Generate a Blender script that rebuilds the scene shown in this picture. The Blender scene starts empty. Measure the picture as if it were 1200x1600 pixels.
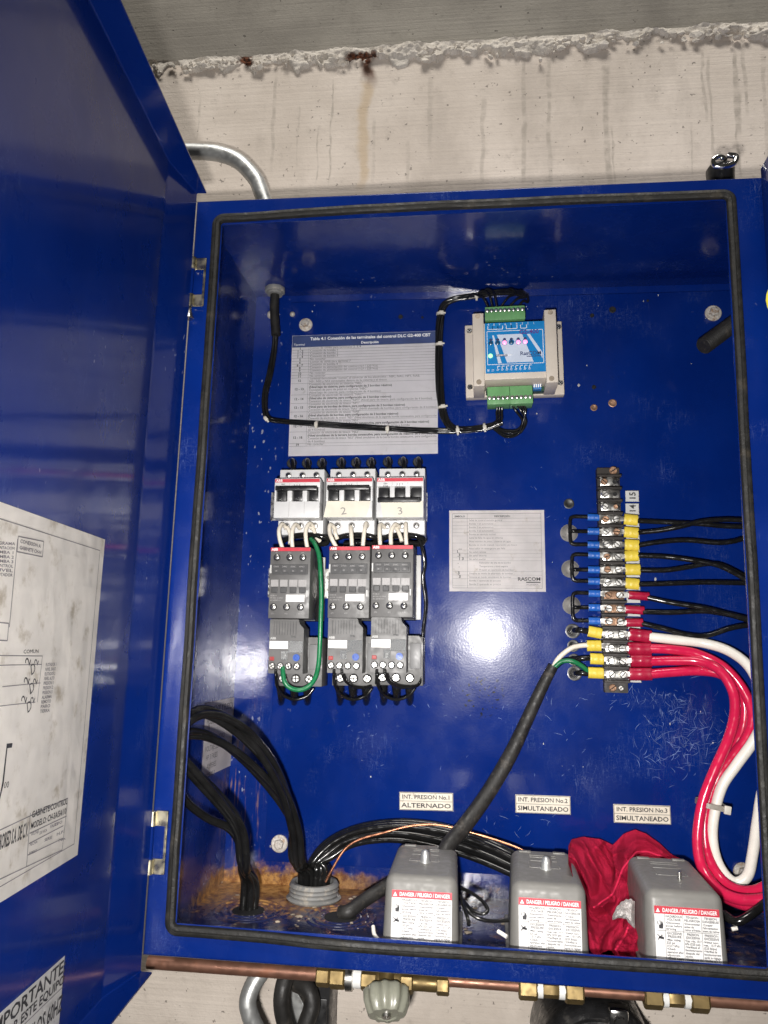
import bpy, bmesh, math, random
from mathutils import Vector, Matrix, noise
random.seed(7)
sc = bpy.context.scene

# ------------------------------------------------------------------ camera
CX, CY, CZ = 0.29145, -0.945, -0.45598
YAW, PIT, ROL, FPX = -0.11876, 0.173, 0.02541, 1221.38
_f = Vector((math.sin(YAW)*math.cos(PIT), math.cos(YAW)*math.cos(PIT), math.sin(PIT)))
_r0 = Vector((math.cos(YAW), -math.sin(YAW), 0)); _u0 = _r0.cross(_f)
_r = _r0*math.cos(ROL) + _u0*math.sin(ROL); _u = -_r0*math.sin(ROL) + _u0*math.cos(ROL)
cd = bpy.data.cameras.new('camera'); cam = bpy.data.objects.new('camera', cd); sc.collection.objects.link(cam)
cd.sensor_fit = 'VERTICAL'; cd.sensor_height = 36; cd.lens = 36*FPX/1600; cd.clip_start = 0.01; cd.clip_end = 50
cam.matrix_world = Matrix(((_r.x, _u.x, -_f.x, CX), (_r.y, _u.y, -_f.y, CY), (_r.z, _u.z, -_f.z, CZ), (0, 0, 0, 1)))
sc.camera = cam

# ------------------------------------------------------------------ light: the phone's flash beside the lens, dim room light
w = bpy.data.worlds.new('World'); sc.world = w; w.use_nodes = True
w.node_tree.nodes['Background'].inputs[0].default_value = (1.0, 0.97, 0.93, 1)
w.node_tree.nodes['Background'].inputs[1].default_value = 0.03
ld = bpy.data.lights.new('flash', 'AREA'); ld.shape = 'DISK'; ld.size = 0.026; ld.energy = 5.5; ld.spread = math.radians(118); ld.color = (1.0, 0.965, 0.93)
fl = bpy.data.objects.new('flash', ld); sc.collection.objects.link(fl)
fl.location = (CX-0.024, CY-0.005, CZ-0.046); fl.rotation_euler = (math.radians(90+3), 0, math.radians(4))
la = bpy.data.lights.new('ceiling_lamp', 'AREA'); la.shape = 'RECTANGLE'; la.size = 1.6; la.size_y = 0.6; la.energy = 88; la.color = (1.0, 0.96, 0.90)
lo = bpy.data.objects.new('ceiling_lamp', la); sc.collection.objects.link(lo); lo.location = (0.15, -1.5, 2.9)
lo.rotation_euler = (Vector((0.35, 0.0, 0.0))-lo.location).to_track_quat('-Z', 'Y').to_euler()
sc.cycles.max_bounces = 7; sc.cycles.diffuse_bounces = 3; sc.cycles.glossy_bounces = 4; sc.cycles.transmission_bounces = 4
sc.view_settings.view_transform = 'Standard'; sc.view_settings.look = 'None'
sc.view_settings.exposure = 0.0; sc.view_settings.gamma = 1.0

# ------------------------------------------------------------------ pixel -> point on a plane of the place
def ray(px, py): return _f + _r*((px-600)/FPX) - _u*((py-800)/FPX)
C0 = Vector((CX, CY, CZ))
def at(px, py, Y): d = ray(px, py); return C0 + d*((Y-CY)/d.y)
def atx(px, py, X): d = ray(px, py); return C0 + d*((X-CX)/d.x)
def atz(px, py, Z): d = ray(px, py); return C0 + d*((Z-CZ)/d.z)
def atp(px, py, p, n): d = ray(px, py); return C0 + d*((p-C0).dot(n)/d.dot(n))

YP = -0.012          # front of the mounting plate
YF = -0.225          # front flange
ZB = -0.7288         # cabinet floor

# ------------------------------------------------------------------ materials
MATS = {}
def nt(name):
    m = bpy.data.materials.new(name); m.use_nodes = True; t = m.node_tree
    return m, t, t.nodes['Principled BSDF']
def N(t, typ, **k):
    n = t.nodes.new(typ)
    for a, b in k.items():
        if a.startswith('i_'):
            key = a[2:]; n.inputs[int(key) if key.isdigit() else key].default_value = b
        else: setattr(n, a, b)
    return n
def pos(t, scale=(1, 1, 1)):
    g = N(t, 'ShaderNodeNewGeometry'); m = N(t, 'ShaderNodeMapping'); m.inputs['Scale'].default_value = scale
    t.links.new(g.outputs['Position'], m.inputs['Vector']); return m.outputs[0]
def nz(t, vec, scale, detail=4, rough=0.55, dist=0.0):
    n = N(t, 'ShaderNodeTexNoise', i_Scale=scale, i_Detail=detail, i_Roughness=rough, i_Distortion=dist)
    t.links.new(vec, n.inputs['Vector']); return n.outputs['Fac']
def rng(t, v, a, b, c=0.0, d=1.0, smooth=True):
    n = N(t, 'ShaderNodeMapRange'); n.interpolation_type = 'SMOOTHSTEP' if smooth else 'LINEAR'; n.clamp = True
    for i, x in enumerate((a, b, c, d)): n.inputs[i+1].default_value = x
    t.links.new(v, n.inputs[0]); return n.outputs[0]
def mth(t, op, a, b=None):
    n = N(t, 'ShaderNodeMath', operation=op)
    for i, x in enumerate((a, b)):
        if x is None: continue
        if isinstance(x, (int, float)): n.inputs[i].default_value = x
        else: t.links.new(x, n.inputs[i])
    return n.outputs[0]
def mix(t, fac, a, b):
    n = N(t, 'ShaderNodeMix', data_type='RGBA')
    for i, x in ((0, fac), (6, a), (7, b)):
        if isinstance(x, (int, float)): n.inputs[i].default_value = x
        elif isinstance(x, tuple): n.inputs[i].default_value = (*x[:3], 1)
        else: t.links.new(x, n.inputs[i])
    return n.outputs[2]
def bump(t, h, strength, dist, bs, prev=None):
    n = N(t, 'ShaderNodeBump', i_Strength=strength, i_Distance=dist); t.links.new(h, n.inputs['Height'])
    if prev is not None: t.links.new(prev, n.inputs['Normal'])
    t.links.new(n.outputs[0], bs.inputs['Normal']); return n.outputs[0]
def sepxyz(t):
    g = N(t, 'ShaderNodeNewGeometry'); s = N(t, 'ShaderNodeSeparateXYZ'); t.links.new(g.outputs['Position'], s.inputs[0]); return s.outputs

def simple(name, col, rough=0.5, metal=0.0, var=0.18, vscale=60, dirt=None, coat=0.0, bumpk=0.0, bscale=400, spec=0.5, dirtamt=(0.56, 0.72), dscale=70):
    m, t, b = nt(name); p = pos(t)
    n = nz(t, p, vscale, 2)
    c = mix(t, rng(t, n, 0.3, 0.7), tuple(x*(1-var) for x in col), tuple(min(1, x*(1+var)) for x in col))
    if dirt: c = mix(t, mth(t, 'MULTIPLY', rng(t, nz(t, p, dscale, 4, 0.65), *dirtamt), 0.8), c, dirt)
    t.links.new(c, b.inputs['Base Color'])
    b.inputs['Metallic'].default_value = metal; b.inputs['Specular IOR Level'].default_value = spec
    t.links.new(rng(t, nz(t, p, vscale*2.3, 1), 0.3, 0.7, max(0.02, rough-0.08), min(1, rough+0.1)), b.inputs['Roughness'])
    b.inputs['Coat Weight'].default_value = coat; b.inputs['Coat Roughness'].default_value = 0.1
    if bumpk: bump(t, nz(t, p, bscale, 3), bumpk, 0.002, b)
    MATS[name] = m; return m

def blue(name, rust=False, chips=1.0, dust=0.15, rough=0.24, scratch=0.5, worn=(), peel=0.10, spec=0.2, gain=1.0, spots=()):
    m, t, b = nt(name); p = pos(t); x, y, z = sepxyz(t)
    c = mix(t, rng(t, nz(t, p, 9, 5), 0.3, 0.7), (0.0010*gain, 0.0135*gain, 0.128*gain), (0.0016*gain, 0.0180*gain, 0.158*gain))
    # settled dust film
    df = rng(t, nz(t, pos(t, (14, 14, 5)), 1.0, 6, 0.6), 0.45, 0.8, 0, dust)
    c = mix(t, mth(t, 'MULTIPLY', df, 0.12), c, (0.30, 0.32, 0.42))
    # rubbed scratches: thin threads of stretched noise, grouped in patches
    s1 = nz(t, pos(t, (260, 260, 26)), 1.0, 2, 0.5, 1.2); s2 = nz(t, pos(t, (60, 60, 420)), 1.0, 2, 0.5, 2.0)
    patch = rng(t, nz(t, p, 13, 3), 0.52, 0.70)
    wn_ = mth(t, 'MULTIPLY', mth(t, 'SUBTRACT', nz(t, p, 30, 2), 0.5), 2.2) if worn else None
    for (ax, az, rx, rz, k_) in worn:
        ex = mth(t, 'DIVIDE', mth(t, 'SUBTRACT', x, ax), rx); ez = mth(t, 'DIVIDE', mth(t, 'SUBTRACT', z, az), rz)
        dd = mth(t, 'ADD', mth(t, 'ADD', mth(t, 'MULTIPLY', ex, ex), mth(t, 'MULTIPLY', ez, ez)), wn_)
        patch = mth(t, 'MAXIMUM', patch, rng(t, dd, 1.0, 0.3, 0, k_))
    th = mth(t, 'MAXIMUM', rng(t, mth(t, 'ABSOLUTE', mth(t, 'SUBTRACT', s1, 0.5)), 0.016, 0.0), rng(t, mth(t, 'ABSOLUTE', mth(t, 'SUBTRACT', s2, 0.5)), 0.014, 0.0))
    th = mth(t, 'MULTIPLY', mth(t, 'MULTIPLY', th, patch), scratch)
    c = mix(t, mth(t, 'MULTIPLY', th, 0.7), c, (0.16, 0.22, 0.42))
    # paint chips and splashes
    ch = mth(t, 'MULTIPLY', rng(t, nz(t, pos(t, (1, 1, 0.6)), 210, 1, 0.5), 0.70, 0.75), mth(t, 'MINIMUM', mth(t, 'ADD', rng(t, nz(t, p, 9, 2), 0.60, 0.72), mth(t, 'MULTIPLY', mth(t, 'MULTIPLY', rng(t, x, 0.058, 0.02), rng(t, y, -0.05, -0.02)), 0.7)), 1.0))
    c = mix(t, mth(t, 'MULTIPLY', ch, chips), c, (0.30, 0.31, 0.38))
    for (ax, az, rr_) in spots:
        ex = mth(t, 'DIVIDE', mth(t, 'SUBTRACT', x, ax), rr_); ez = mth(t, 'DIVIDE', mth(t, 'SUBTRACT', z, az), rr_)
        dd = rng(t, mth(t, 'ADD', mth(t, 'MULTIPLY', ex, ex), mth(t, 'MULTIPLY', ez, ez)), 1.0, 0.4)
        c = mix(t, mth(t, 'MULTIPLY', dd, rng(t, nz(t, p, 230, 1), 0.63, 0.67)), c, (0.004, 0.006, 0.014))
    rmask = None
    if rust:
        # water came in at the bottom left back corner: rust and silt with its own ragged edge
        n1 = nz(t, p, 38, 6, 0.65); n2 = nz(t, p, 120, 5, 0.7)
        low = rng(t, mth(t, 'ADD', z, mth(t, 'MULTIPLY', mth(t, 'SUBTRACT', n1, 0.5), 0.07)), ZB+0.026, ZB+0.010)
        backm = rng(t, mth(t, 'ADD', y, mth(t, 'MULTIPLY', mth(t, 'SUBTRACT', n2, 0.5), 0.13)), -0.120, -0.045)
        leftm = rng(t, mth(t, 'ADD', x, mth(t, 'MULTIPLY', mth(t, 'SUBTRACT', n1, 0.5), 0.22)), 0.22, 0.10)
        inside = rng(t, y, -0.216, -0.212); frontm = rng(t, y, -0.190, -0.205)
        rm = mth(t, 'MULTIPLY', mth(t, 'MULTIPLY', low, mth(t, 'MULTIPLY', backm, leftm)), inside)
        sp = mth(t, 'MULTIPLY', mth(t, 'MULTIPLY', mth(t, 'MULTIPLY', rng(t, z, ZB+0.02, ZB+0.01), inside), rng(t, n2, 0.50, 0.62)), rng(t, n1, 0.44, 0.60))
        # run down the left back corner
        cx = mth(t, 'MULTIPLY', mth(t, 'MULTIPLY', rng(t, x, 0.050, 0.030), rng(t, y, -0.030, -0.012)), rng(t, z, -0.46, -0.60))
        run = mth(t, 'MULTIPLY', cx, rng(t, nz(t, pos(t, (330, 330, 24)), 1.0, 3), 0.56, 0.70))
        oc = mix(t, rng(t, n2, 0.35, 0.65), (0.15, 0.055, 0.014), (0.39, 0.205, 0.065))
        rmask = mth(t, 'MINIMUM', mth(t, 'ADD', mth(t, 'ADD', mth(t, 'MULTIPLY', rm, 1.0), mth(t, 'MULTIPLY', sp, 0.38)), mth(t, 'MULTIPLY', run, 0.6)), 1.0)
        film = mth(t, 'MULTIPLY', mth(t, 'MULTIPLY', rng(t, z, ZB+0.02, ZB+0.008), inside), 0.75)
        c = mix(t, film, c, (0.018, 0.019, 0.035)); c = mix(t, rmask, c, oc)
    t.links.new(c, b.inputs['Base Color'])
    r = rng(t, nz(t, p, 30, 5), 0.3, 0.7, rough-0.05, rough+0.08)
    if rmask is not None: r = mth(t, 'ADD', r, mth(t, 'MULTIPLY', rmask, 0.5))
    t.links.new(r, b.inputs['Roughness'])
    b.inputs['Coat Weight'].default_value = 0.6; b.inputs['Coat Roughness'].default_value = 0.095; b.inputs['Specular IOR Level'].default_value = spec; b.inputs['Coat IOR'].default_value = 1.5
    n1 = bump(t, nz(t, p, 420, 2, 0.5), peel, 0.0006, b)
    nb = bump(t, nz(t, p, 22, 2, 0.5), peel, 0.004, b, n1)
    if True:
        t.links.new(nb, b.inputs['Coat Normal'])
    MATS[name] = m; return m

blue('blue_paint', rust=True)
_pw = at(1065, 1150, YP); _pw2 = at(1020, 1095, YP); _pw3 = at(650, 1010, YP)
blue('blue_plate', rust=False, chips=0.15, scratch=0.45, gain=1.04, spots=((at(752, 1085, YP).x, at(752, 1085, YP).z, 0.030),), worn=((_pw.x, _pw.z, 0.055, 0.045, 0.9), (_pw2.x, _pw2.z, 0.05, 0.012, 0.7), (_pw3.x, _pw3.z, 0.04, 0.05, 0.6)))  # same blue paint, colour lifted a little to carry the plate's stronger light
blue('blue_door', chips=0.5, dust=0.0, scratch=0.22, peel=0.03, spec=0.05, rough=0.3, gain=0.92)  # same blue paint, colour lowered so the doors' shade is partly painted in
simple('rubber', (0.010, 0.0095, 0.008), 0.6, var=0.3, dirt=(0.055, 0.045, 0.03), bumpk=0.3, dirtamt=(0.52, 0.8), dscale=45)
simple('paper', (0.89, 0.865, 0.89), 0.42, var=0.03, dirt=(0.52, 0.49, 0.46), dirtamt=(0.60, 0.85), spec=0.4)
simple('paper_stained', (0.78, 0.75, 0.71), 0.45, var=0.04, dirt=(0.40, 0.345, 0.26), dirtamt=(0.54, 0.78), dscale=50, spec=0.4)
simple('paper_yellowed', (0.82, 0.78, 0.77), 0.45, var=0.05, dirt=(0.42, 0.36, 0.28), dirtamt=(0.58, 0.8))
simple('plate_cream', (0.66, 0.60, 0.50), 0.4, var=0.08, dirt=(0.25, 0.20, 0.13), dirtamt=(0.58, 0.78), dscale=120)
simple('label_white', (0.74, 0.73, 0.72), 0.35, var=0.04, dirt=(0.5, 0.46, 0.4), dirtamt=(0.66, 0.85))
simple('ink', (0.022, 0.022, 0.026), 0.6, var=0.2)
simple('ink_grey', (0.17, 0.16, 0.17), 0.6, var=0.2)
simple('pencil', (0.24, 0.23, 0.22), 0.6, var=0.2)
simple('ink_navy', (0.035, 0.055, 0.15), 0.4, var=0.1)
simple('ink_red', (0.50, 0.035, 0.055), 0.4, var=0.08)
simple('ink_white', (0.80, 0.80, 0.80), 0.4, var=0.03)
simple('ink_purple', (0.10, 0.04, 0.22), 0.4, var=0.05)
simple('steel', (0.62, 0.61, 0.58), 0.28, 1.0, var=0.15, dirt=(0.25, 0.20, 0.14), dscale=160, dirtamt=(0.58, 0.75))
simple('zinc', (0.72, 0.66, 0.48), 0.34, 1.0, var=0.15, dirt=(0.30, 0.24, 0.15), dscale=200)
simple('washer', (0.50, 0.47, 0.43), 0.55, 0.35, var=0.2, dirt=(0.30, 0.17, 0.08), dscale=180, dirtamt=(0.5, 0.68), bumpk=0.3)
simple('screw', (0.74, 0.73, 0.70), 0.33, 1.0, var=0.1)
simple('screw_rusty', (0.32, 0.19, 0.12), 0.55, 0.6, var=0.3, dirt=(0.16, 0.06, 0.025), dscale=260, bumpk=0.4)
simple('chrome', (0.82, 0.81, 0.79), 0.10, 1.0, var=0.05)
simple('emt', (0.60, 0.61, 0.60), 0.42, 0.75, var=0.08, dirt=(0.45, 0.44, 0.42))
simple('brass', (0.19, 0.135, 0.055), 0.46, 0.7, var=0.2, dirt=(0.16, 0.11, 0.05), dscale=140, dirtamt=(0.5, 0.72))
simple('copper', (0.25, 0.125, 0.085), 0.45, 0.65, var=0.15, dirt=(0.28, 0.12, 0.07), dscale=60)
simple('copper_bare', (0.72, 0.32, 0.18), 0.3, 0.9, var=0.15)
simple('abs_white', (0.60, 0.60, 0.60), 0.42, var=0.03, dirt=(0.42, 0.41, 0.38), dirtamt=(0.6, 0.8))
simple('abs_light', (0.50, 0.50, 0.49), 0.45, var=0.05)
simple('abs_dark', (0.105, 0.103, 0.102), 0.48, var=0.08, dirt=(0.17, 0.165, 0.16), dirtamt=(0.56, 0.8))
simple('abs_mid', (0.175, 0.175, 0.178), 0.45, var=0.06)
simple('abs_deep', (0.048, 0.048, 0.05), 0.5, var=0.1)
simple('abs_rib', (0.33, 0.32, 0.32), 0.45, var=0.06)
simple('beige', (0.56, 0.50, 0.43), 0.48, var=0.03, dirt=(0.44, 0.38, 0.31), dirtamt=(0.62, 0.85))
simple('terminal_green', (0.12, 0.30, 0.12), 0.45, var=0.08)
simple('pcb', (0.015, 0.06, 0.03), 0.4, var=0.2)
simple('face_blue', (0.012, 0.20, 0.50), 0.3, var=0.05)
simple('face_pale', (0.55, 0.62, 0.74), 0.3, var=0.04)
simple('dip_blue', (0.02, 0.16, 0.42), 0.4, var=0.05)
simple('led_off', (0.02, 0.07, 0.14), 0.2, var=0.1)
simple('black_plastic', (0.012, 0.012, 0.013), 0.35, var=0.2)
simple('bakelite', (0.014, 0.010, 0.008), 0.5, var=0.4, dirt=(0.03, 0.016, 0.010), dscale=150)
simple('wire_black', (0.009, 0.009, 0.009), 0.16, var=0.25, dirt=(0.03, 0.028, 0.025), dirtamt=(0.62, 0.85))
simple('sheath_black', (0.016, 0.015, 0.014), 0.55, var=0.3, dirt=(0.07, 0.06, 0.05), bumpk=0.15)
simple('wire_white', (0.72, 0.66, 0.56), 0.40, var=0.05, dirt=(0.5, 0.45, 0.36), dirtamt=(0.6, 0.8))
simple('cable_white', (0.80, 0.77, 0.70), 0.28, var=0.03, dirt=(0.55, 0.5, 0.4), dirtamt=(0.64, 0.82))
simple('cable_red', (0.58, 0.014, 0.066), 0.18, var=0.06)
simple('sleeve_red', (0.36, 0.008, 0.04), 0.32, var=0.1)
simple('wire_green', (0.010, 0.15, 0.055), 0.30, var=0.1)
simple('lug_yellow', (0.68, 0.52, 0.055), 0.40, var=0.08, bumpk=0.2)
simple('lug_blue', (0.012, 0.10, 0.42), 0.38, var=0.1, bumpk=0.2)
simple('nylon', (0.55, 0.52, 0.46), 0.45, var=0.06)
simple('pvc_grey', (0.20, 0.20, 0.195), 0.5, var=0.1, dirt=(0.40, 0.36, 0.30), dscale=110, dirtamt=(0.5, 0.7))
simple('cover_grey', (0.175, 0.170, 0.158), 0.5, 0.08, var=0.04, dirt=(0.34, 0.30, 0.24), dscale=38, dirtamt=(0.60, 0.9), bumpk=0.03, bscale=900)
simple('silt', (0.36, 0.30, 0.23), 0.9, var=0.3, bumpk=0.8, bscale=300)
simple('masking_tape', (0.66, 0.62, 0.52), 0.6, var=0.06)
simple('hole', (0.006, 0.006, 0.007), 0.8, var=0.2)
simple('button_red', (0.30, 0.02, 0.02), 0.4, var=0.1)
simple('dial_blue', (0.01, 0.07, 0.36), 0.35, var=0.1)
simple('sticker_yellow', (0.75, 0.68, 0.06), 0.4, var=0.05)
simple('scuff', (0.13, 0.19, 0.38), 0.6, var=0.4, vscale=200)
simple('chip', (0.42, 0.40, 0.38), 0.7, var=0.4, vscale=200)
simple('teflon', (0.78, 0.78, 0.76), 0.5, var=0.05)
simple('grommet', (0.24, 0.23, 0.215), 0.45, var=0.25, dirt=(0.08, 0.07, 0.06), dscale=160)
simple('drum_black', (0.02, 0.02, 0.021), 0.33, var=0.25, dirt=(0.08, 0.075, 0.07))

def cloth(name, a, b2):
    m, t, b = nt(name); p = pos(t)
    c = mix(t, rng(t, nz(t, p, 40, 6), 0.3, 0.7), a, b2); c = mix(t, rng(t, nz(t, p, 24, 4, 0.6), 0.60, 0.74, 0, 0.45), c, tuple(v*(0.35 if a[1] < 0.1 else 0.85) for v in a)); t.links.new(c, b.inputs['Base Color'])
    b.inputs['Roughness'].default_value = 0.9; b.inputs['Specular IOR Level'].default_value = 0.2
    n1 = bump(t, nz(t, p, 1500, 2), 0.4, 0.0006, b); bump(t, nz(t, p, 50, 3, 0.5), 0.22, 0.006, b, n1)
    MATS[name] = m
cloth('cloth_red', (0.46, 0.010, 0.048), (0.62, 0.022, 0.078)); cloth('cloth_white', (0.80, 0.76, 0.74), (0.88, 0.86, 0.84))

def emis(name, col, k):
    m, t, b = nt(name); b.inputs['Base Color'].default_value = (*col, 1); b.inputs['Roughness'].default_value = 0.2
    b.inputs['Emission Color'].default_value = (*col, 1); b.inputs['Emission Strength'].default_value = k; MATS[name] = m
emis('led_red', (1.0, 0.25, 0.42), 1.6); emis('led_green', (0.35, 1.0, 0.35), 1.3)

def clear(name):
    m, t, b = nt(name); b.inputs['Base Color'].default_value = (0.85, 0.87, 0.88, 1); b.inputs['Roughness'].default_value = 0.12
    b.inputs['Transmission Weight'].default_value = 0.85; b.inputs['IOR'].default_value = 1.15
    b.inputs['Coat Weight'].default_value = 0.6; b.inputs['Coat Roughness'].default_value = 0.08; MATS[name] = m
clear('clear_plastic')
def knobmat(name):
    m, t, b = nt(name); p = pos(t)
    t.links.new(mix(t, nz(t, p, 90), (0.34, 0.35, 0.27), (0.46, 0.46, 0.38)), b.inputs['Base Color'])
    b.inputs['Roughness'].default_value = 0.28; b.inputs['Transmission Weight'].default_value = 0.35; b.inputs['Coat Weight'].default_value = 0.4; MATS[name] = m
knobmat('knob_plastic')

def concrete(name, c1, c2, drips=(), stain=None, rough=0.85):
    m, t, b = nt(name); p = pos(t); x, y, z = sepxyz(t)
    c = mix(t, rng(t, nz(t, p, 6, 8, 0.6), 0.3, 0.7), c1, c2)
    brd = nz(t, pos(t, (3, 40, 190)), 1.0, 5, 0.6); c = mix(t, rng(t, brd, 0.45, 0.75, 0, 0.14), c, tuple(v*0.78 for v in c1))
    c = mix(t, rng(t, nz(t, p, 38, 6, 0.7), 0.55, 0.78, 0, 0.55), c, tuple(v*0.62 for v in c1))
    c = mix(t, rng(t, nz(t, pos(t, (9, 9, 4)), 1.0, 5, 0.7), 0.50, 0.68, 0, 0.35), c, tuple(v*0.70 for v in c1))
    pit = rng(t, nz(t, p, 150, 2), 0.70, 0.74); c = mix(t, mth(t, 'MULTIPLY', pit, 0.7), c, tuple(v*0.35 for v in c1))
    if drips:
        wob = mth(t, 'MULTIPLY', mth(t, 'SUBTRACT', nz(t, pos(t, (55, 6, 20)), 1.0, 3), 0.5), 0.012)
        xw = mth(t, 'ADD', x, wob); ed = nz(t, pos(t, (40, 40, 60)), 1.0, 4)
        tot = None
        for (x0, z0, z1, wd, k) in drips:
            a = rng(t, mth(t, 'ABSOLUTE', mth(t, 'SUBTRACT', xw, x0)), wd*1.1, wd*0.35)
            v = mth(t, 'MULTIPLY', mth(t, 'MULTIPLY', a, rng(t, z, z0+0.012, z0-0.004)), rng(t, z, z1-0.008, z1+0.02))
            v = mth(t, 'MULTIPLY', v, k); tot = v if tot is None else mth(t, 'MAXIMUM', tot, v)
        tot = mth(t, 'MULTIPLY', tot, rng(t, ed, 0.3, 0.62, 0.1, 1.0)); c = mix(t, tot, c, (0.33, 0.295, 0.25))
    if stain:
        for (x0, z0, z1, wd, col, k) in stain:
            a = rng(t, mth(t, 'ABSOLUTE', mth(t, 'SUBTRACT', mth(t, 'ADD', x, mth(t, 'MULTIPLY', mth(t, 'SUBTRACT', nz(t, p, 22, 4), 0.5), 0.03)), x0)), wd, wd*0.2)
            v = mth(t, 'MULTIPLY', mth(t, 'MULTIPLY', a, rng(t, z, z0+0.01, z0-0.005)), rng(t, z, z1-0.01, z1+0.03))
            c = mix(t, mth(t, 'MULTIPLY', v, k), c, col)
    t.links.new(c, b.inputs['Base Color']); b.inputs['Roughness'].default_value = rough; b.inputs['Specular IOR Level'].default_value = 0.3
    n1 = bump(t, nz(t, p, 220, 6, 0.65), 0.35, 0.002, b); n2 = bump(t, brd, 0.22, 0.004, b, n1); bump(t, mth(t, 'MULTIPLY', pit, -1.0), 0.6, 0.003, b, n2)
    MATS[name] = m
YW = 0.05
def wx(px, py): return at(px, py, YW).x
def wz(px, py): return at(px, py, YW).z
_dr = []
for (px, y0, y1, wpx, k) in [(672, 125, 245, 5, .55), (819, 100, 290, 5, .85), (858, 88, 290, 5, .85), (948, 100, 288, 6.5, 1), (958, 205, 288, 2, .9),
        (1100, 85, 190, 3, .9), (1111, 92, 250, 3, .7), (1152, 90, 212, 5, 1), (1154, 200, 278, 2.2, .9), (1164, 88, 180, 4, .9), (755, 160, 290, 4.5, .7),
        (636, 228, 295, 4.5, .6), (427, 125, 270, 3.5, .7), (517, 130, 292, 1.6, .9), (495, 208, 295, 1.6, .8), (583, 190, 292, 4, .55), (465, 170, 262, 2, .5),
        (310, 150, 222, 2, .5), (1082, 200, 278, 2, .6), (1196, 90, 250, 4, .6)]:
    ym = (y0+y1)/2; _dr.append((wx(px, ym), wz(px, y0), wz(px, y1), wpx*0.00085, k*0.62))
concrete('concrete_wall', (0.62, 0.545, 0.47), (0.80, 0.715, 0.63), _dr,
         [(wx(568, 200), wz(575, 130), wz(560, 300), 0.012, (0.52, 0.37, 0.19), 0.5), (wx(577, 100), 0.40, wz(577, 135), 0.012, (0.10, 0.035, 0.015), 0.95)])
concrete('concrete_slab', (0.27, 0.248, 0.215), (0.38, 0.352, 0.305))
def mortar():
    m, t, b = nt('mortar'); p = pos(t); x, y, z = sepxyz(t)
    c = mix(t, rng(t, nz(t, p, 45, 7, 0.65), 0.3, 0.7), (0.60, 0.55, 0.48), (0.84, 0.78, 0.70))
    for (px, py, wd, zz) in [(385, 95, 0.014, 0.014), (578, 108, 0.011, 0.03), (560, 92, 0.02, 0.009)]:
        x0 = wx(px, py); z0 = wz(px, py); n = nz(t, p, 60, 5)
        a = rng(t, mth(t, 'ABSOLUTE', mth(t, 'SUBTRACT', mth(t, 'ADD', x, mth(t, 'MULTIPLY', mth(t, 'SUBTRACT', n, 0.5), 0.03)), x0)), wd, wd*0.5)
        v = mth(t, 'MULTIPLY', a, rng(t, mth(t, 'ABSOLUTE', mth(t, 'SUBTRACT', z, z0)), zz, zz*0.5))
        c = mix(t, v, c, mix(t, rng(t, nz(t, p, 190, 4), 0.35, 0.65), (0.028, 0.013, 0.009), (0.17, 0.055, 0.022)))
    t.links.new(c, b.inputs['Base Color']); b.inputs['Roughness'].default_value = 0.95
    bump(t, nz(t, p, 160, 7, 0.7), 0.7, 0.004, b); MATS['mortar'] = m
mortar()
# ------------------------------------------------------------------ mesh helpers
COL = sc.collection
def new(): return bmesh.new()
def absorb(bm, tmp):
    me = bpy.data.meshes.new('tmp'); tmp.to_mesh(me); tmp.free(); bm.from_mesh(me); bpy.data.meshes.remove(me)
def box(bm, x0, x1, y0, y1, z0, z1, bev=0.0, seg=2):
    x0, x1 = sorted((x0, x1)); y0, y1 = sorted((y0, y1)); z0, z1 = sorted((z0, z1))
    t = new(); bmesh.ops.create_cube(t, size=1)
    for v in t.verts: v.co = Vector((x0+(v.co.x+.5)*(x1-x0), y0+(v.co.y+.5)*(y1-y0), z0+(v.co.z+.5)*(z1-z0)))
    bev = min(bev, 0.45*min(x1-x0, y1-y0, z1-z0))
    if bev > 0: bmesh.ops.bevel(t, geom=list(t.edges), offset=bev, segments=seg, affect='EDGES', profile=0.5)
    absorb(bm, t); return bm
def hexa(bm, c8, bev=0.0, seg=2):
    """c8: 4 back then 4 front corners (counter-clockwise seen from the front)"""
    t = new(); v = [t.verts.new(c) for c in c8]
    for f in ((0, 1, 2, 3), (7, 6, 5, 4), (0, 4, 5, 1), (1, 5, 6, 2), (2, 6, 7, 3), (3, 7, 4, 0)): t.faces.new([v[i] for i in f])
    bmesh.ops.recalc_face_normals(t, faces=t.faces)
    if bev: bmesh.ops.bevel(t, geom=list(t.edges), offset=bev, segments=seg, affect='EDGES', profile=0.5)
    absorb(bm, t); return bm
def prism(bm, pts, y0, y1, bev=0.0):
    """outline of (x, z) points extruded along y"""
    t = new(); f = t.faces.new([t.verts.new((p[0], y0, p[1])) for p in pts])
    r = bmesh.ops.extrude_face_region(t, geom=[f])
    for v in r['geom']:
        if isinstance(v, bmesh.types.BMVert): v.co.y = y1
    bmesh.ops.recalc_face_normals(t, faces=t.faces)
    if bev: bmesh.ops.bevel(t, geom=list(t.edges), offset=bev, segments=2, affect='EDGES')
    absorb(bm, t); return bm
def spline(pts, n=10):
    pts = [Vector(p) for p in pts]
    if len(pts) < 3: return [pts[0].lerp(pts[-1], i/n) for i in range(n+1)]
    P = [pts[0]*2-pts[1]] + pts + [pts[-1]*2-pts[-2]]; out = []
    for i in range(1, len(P)-2):
        a, b, c, d = P[i-1:i+3]
        for k in range(n):
            s = k/n; out.append(0.5*((2*b)+(c-a)*s+(2*a-5*b+4*c-d)*s*s+(3*b-a-3*c+d)*s**3))
    out.append(pts[-1]); return out
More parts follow.
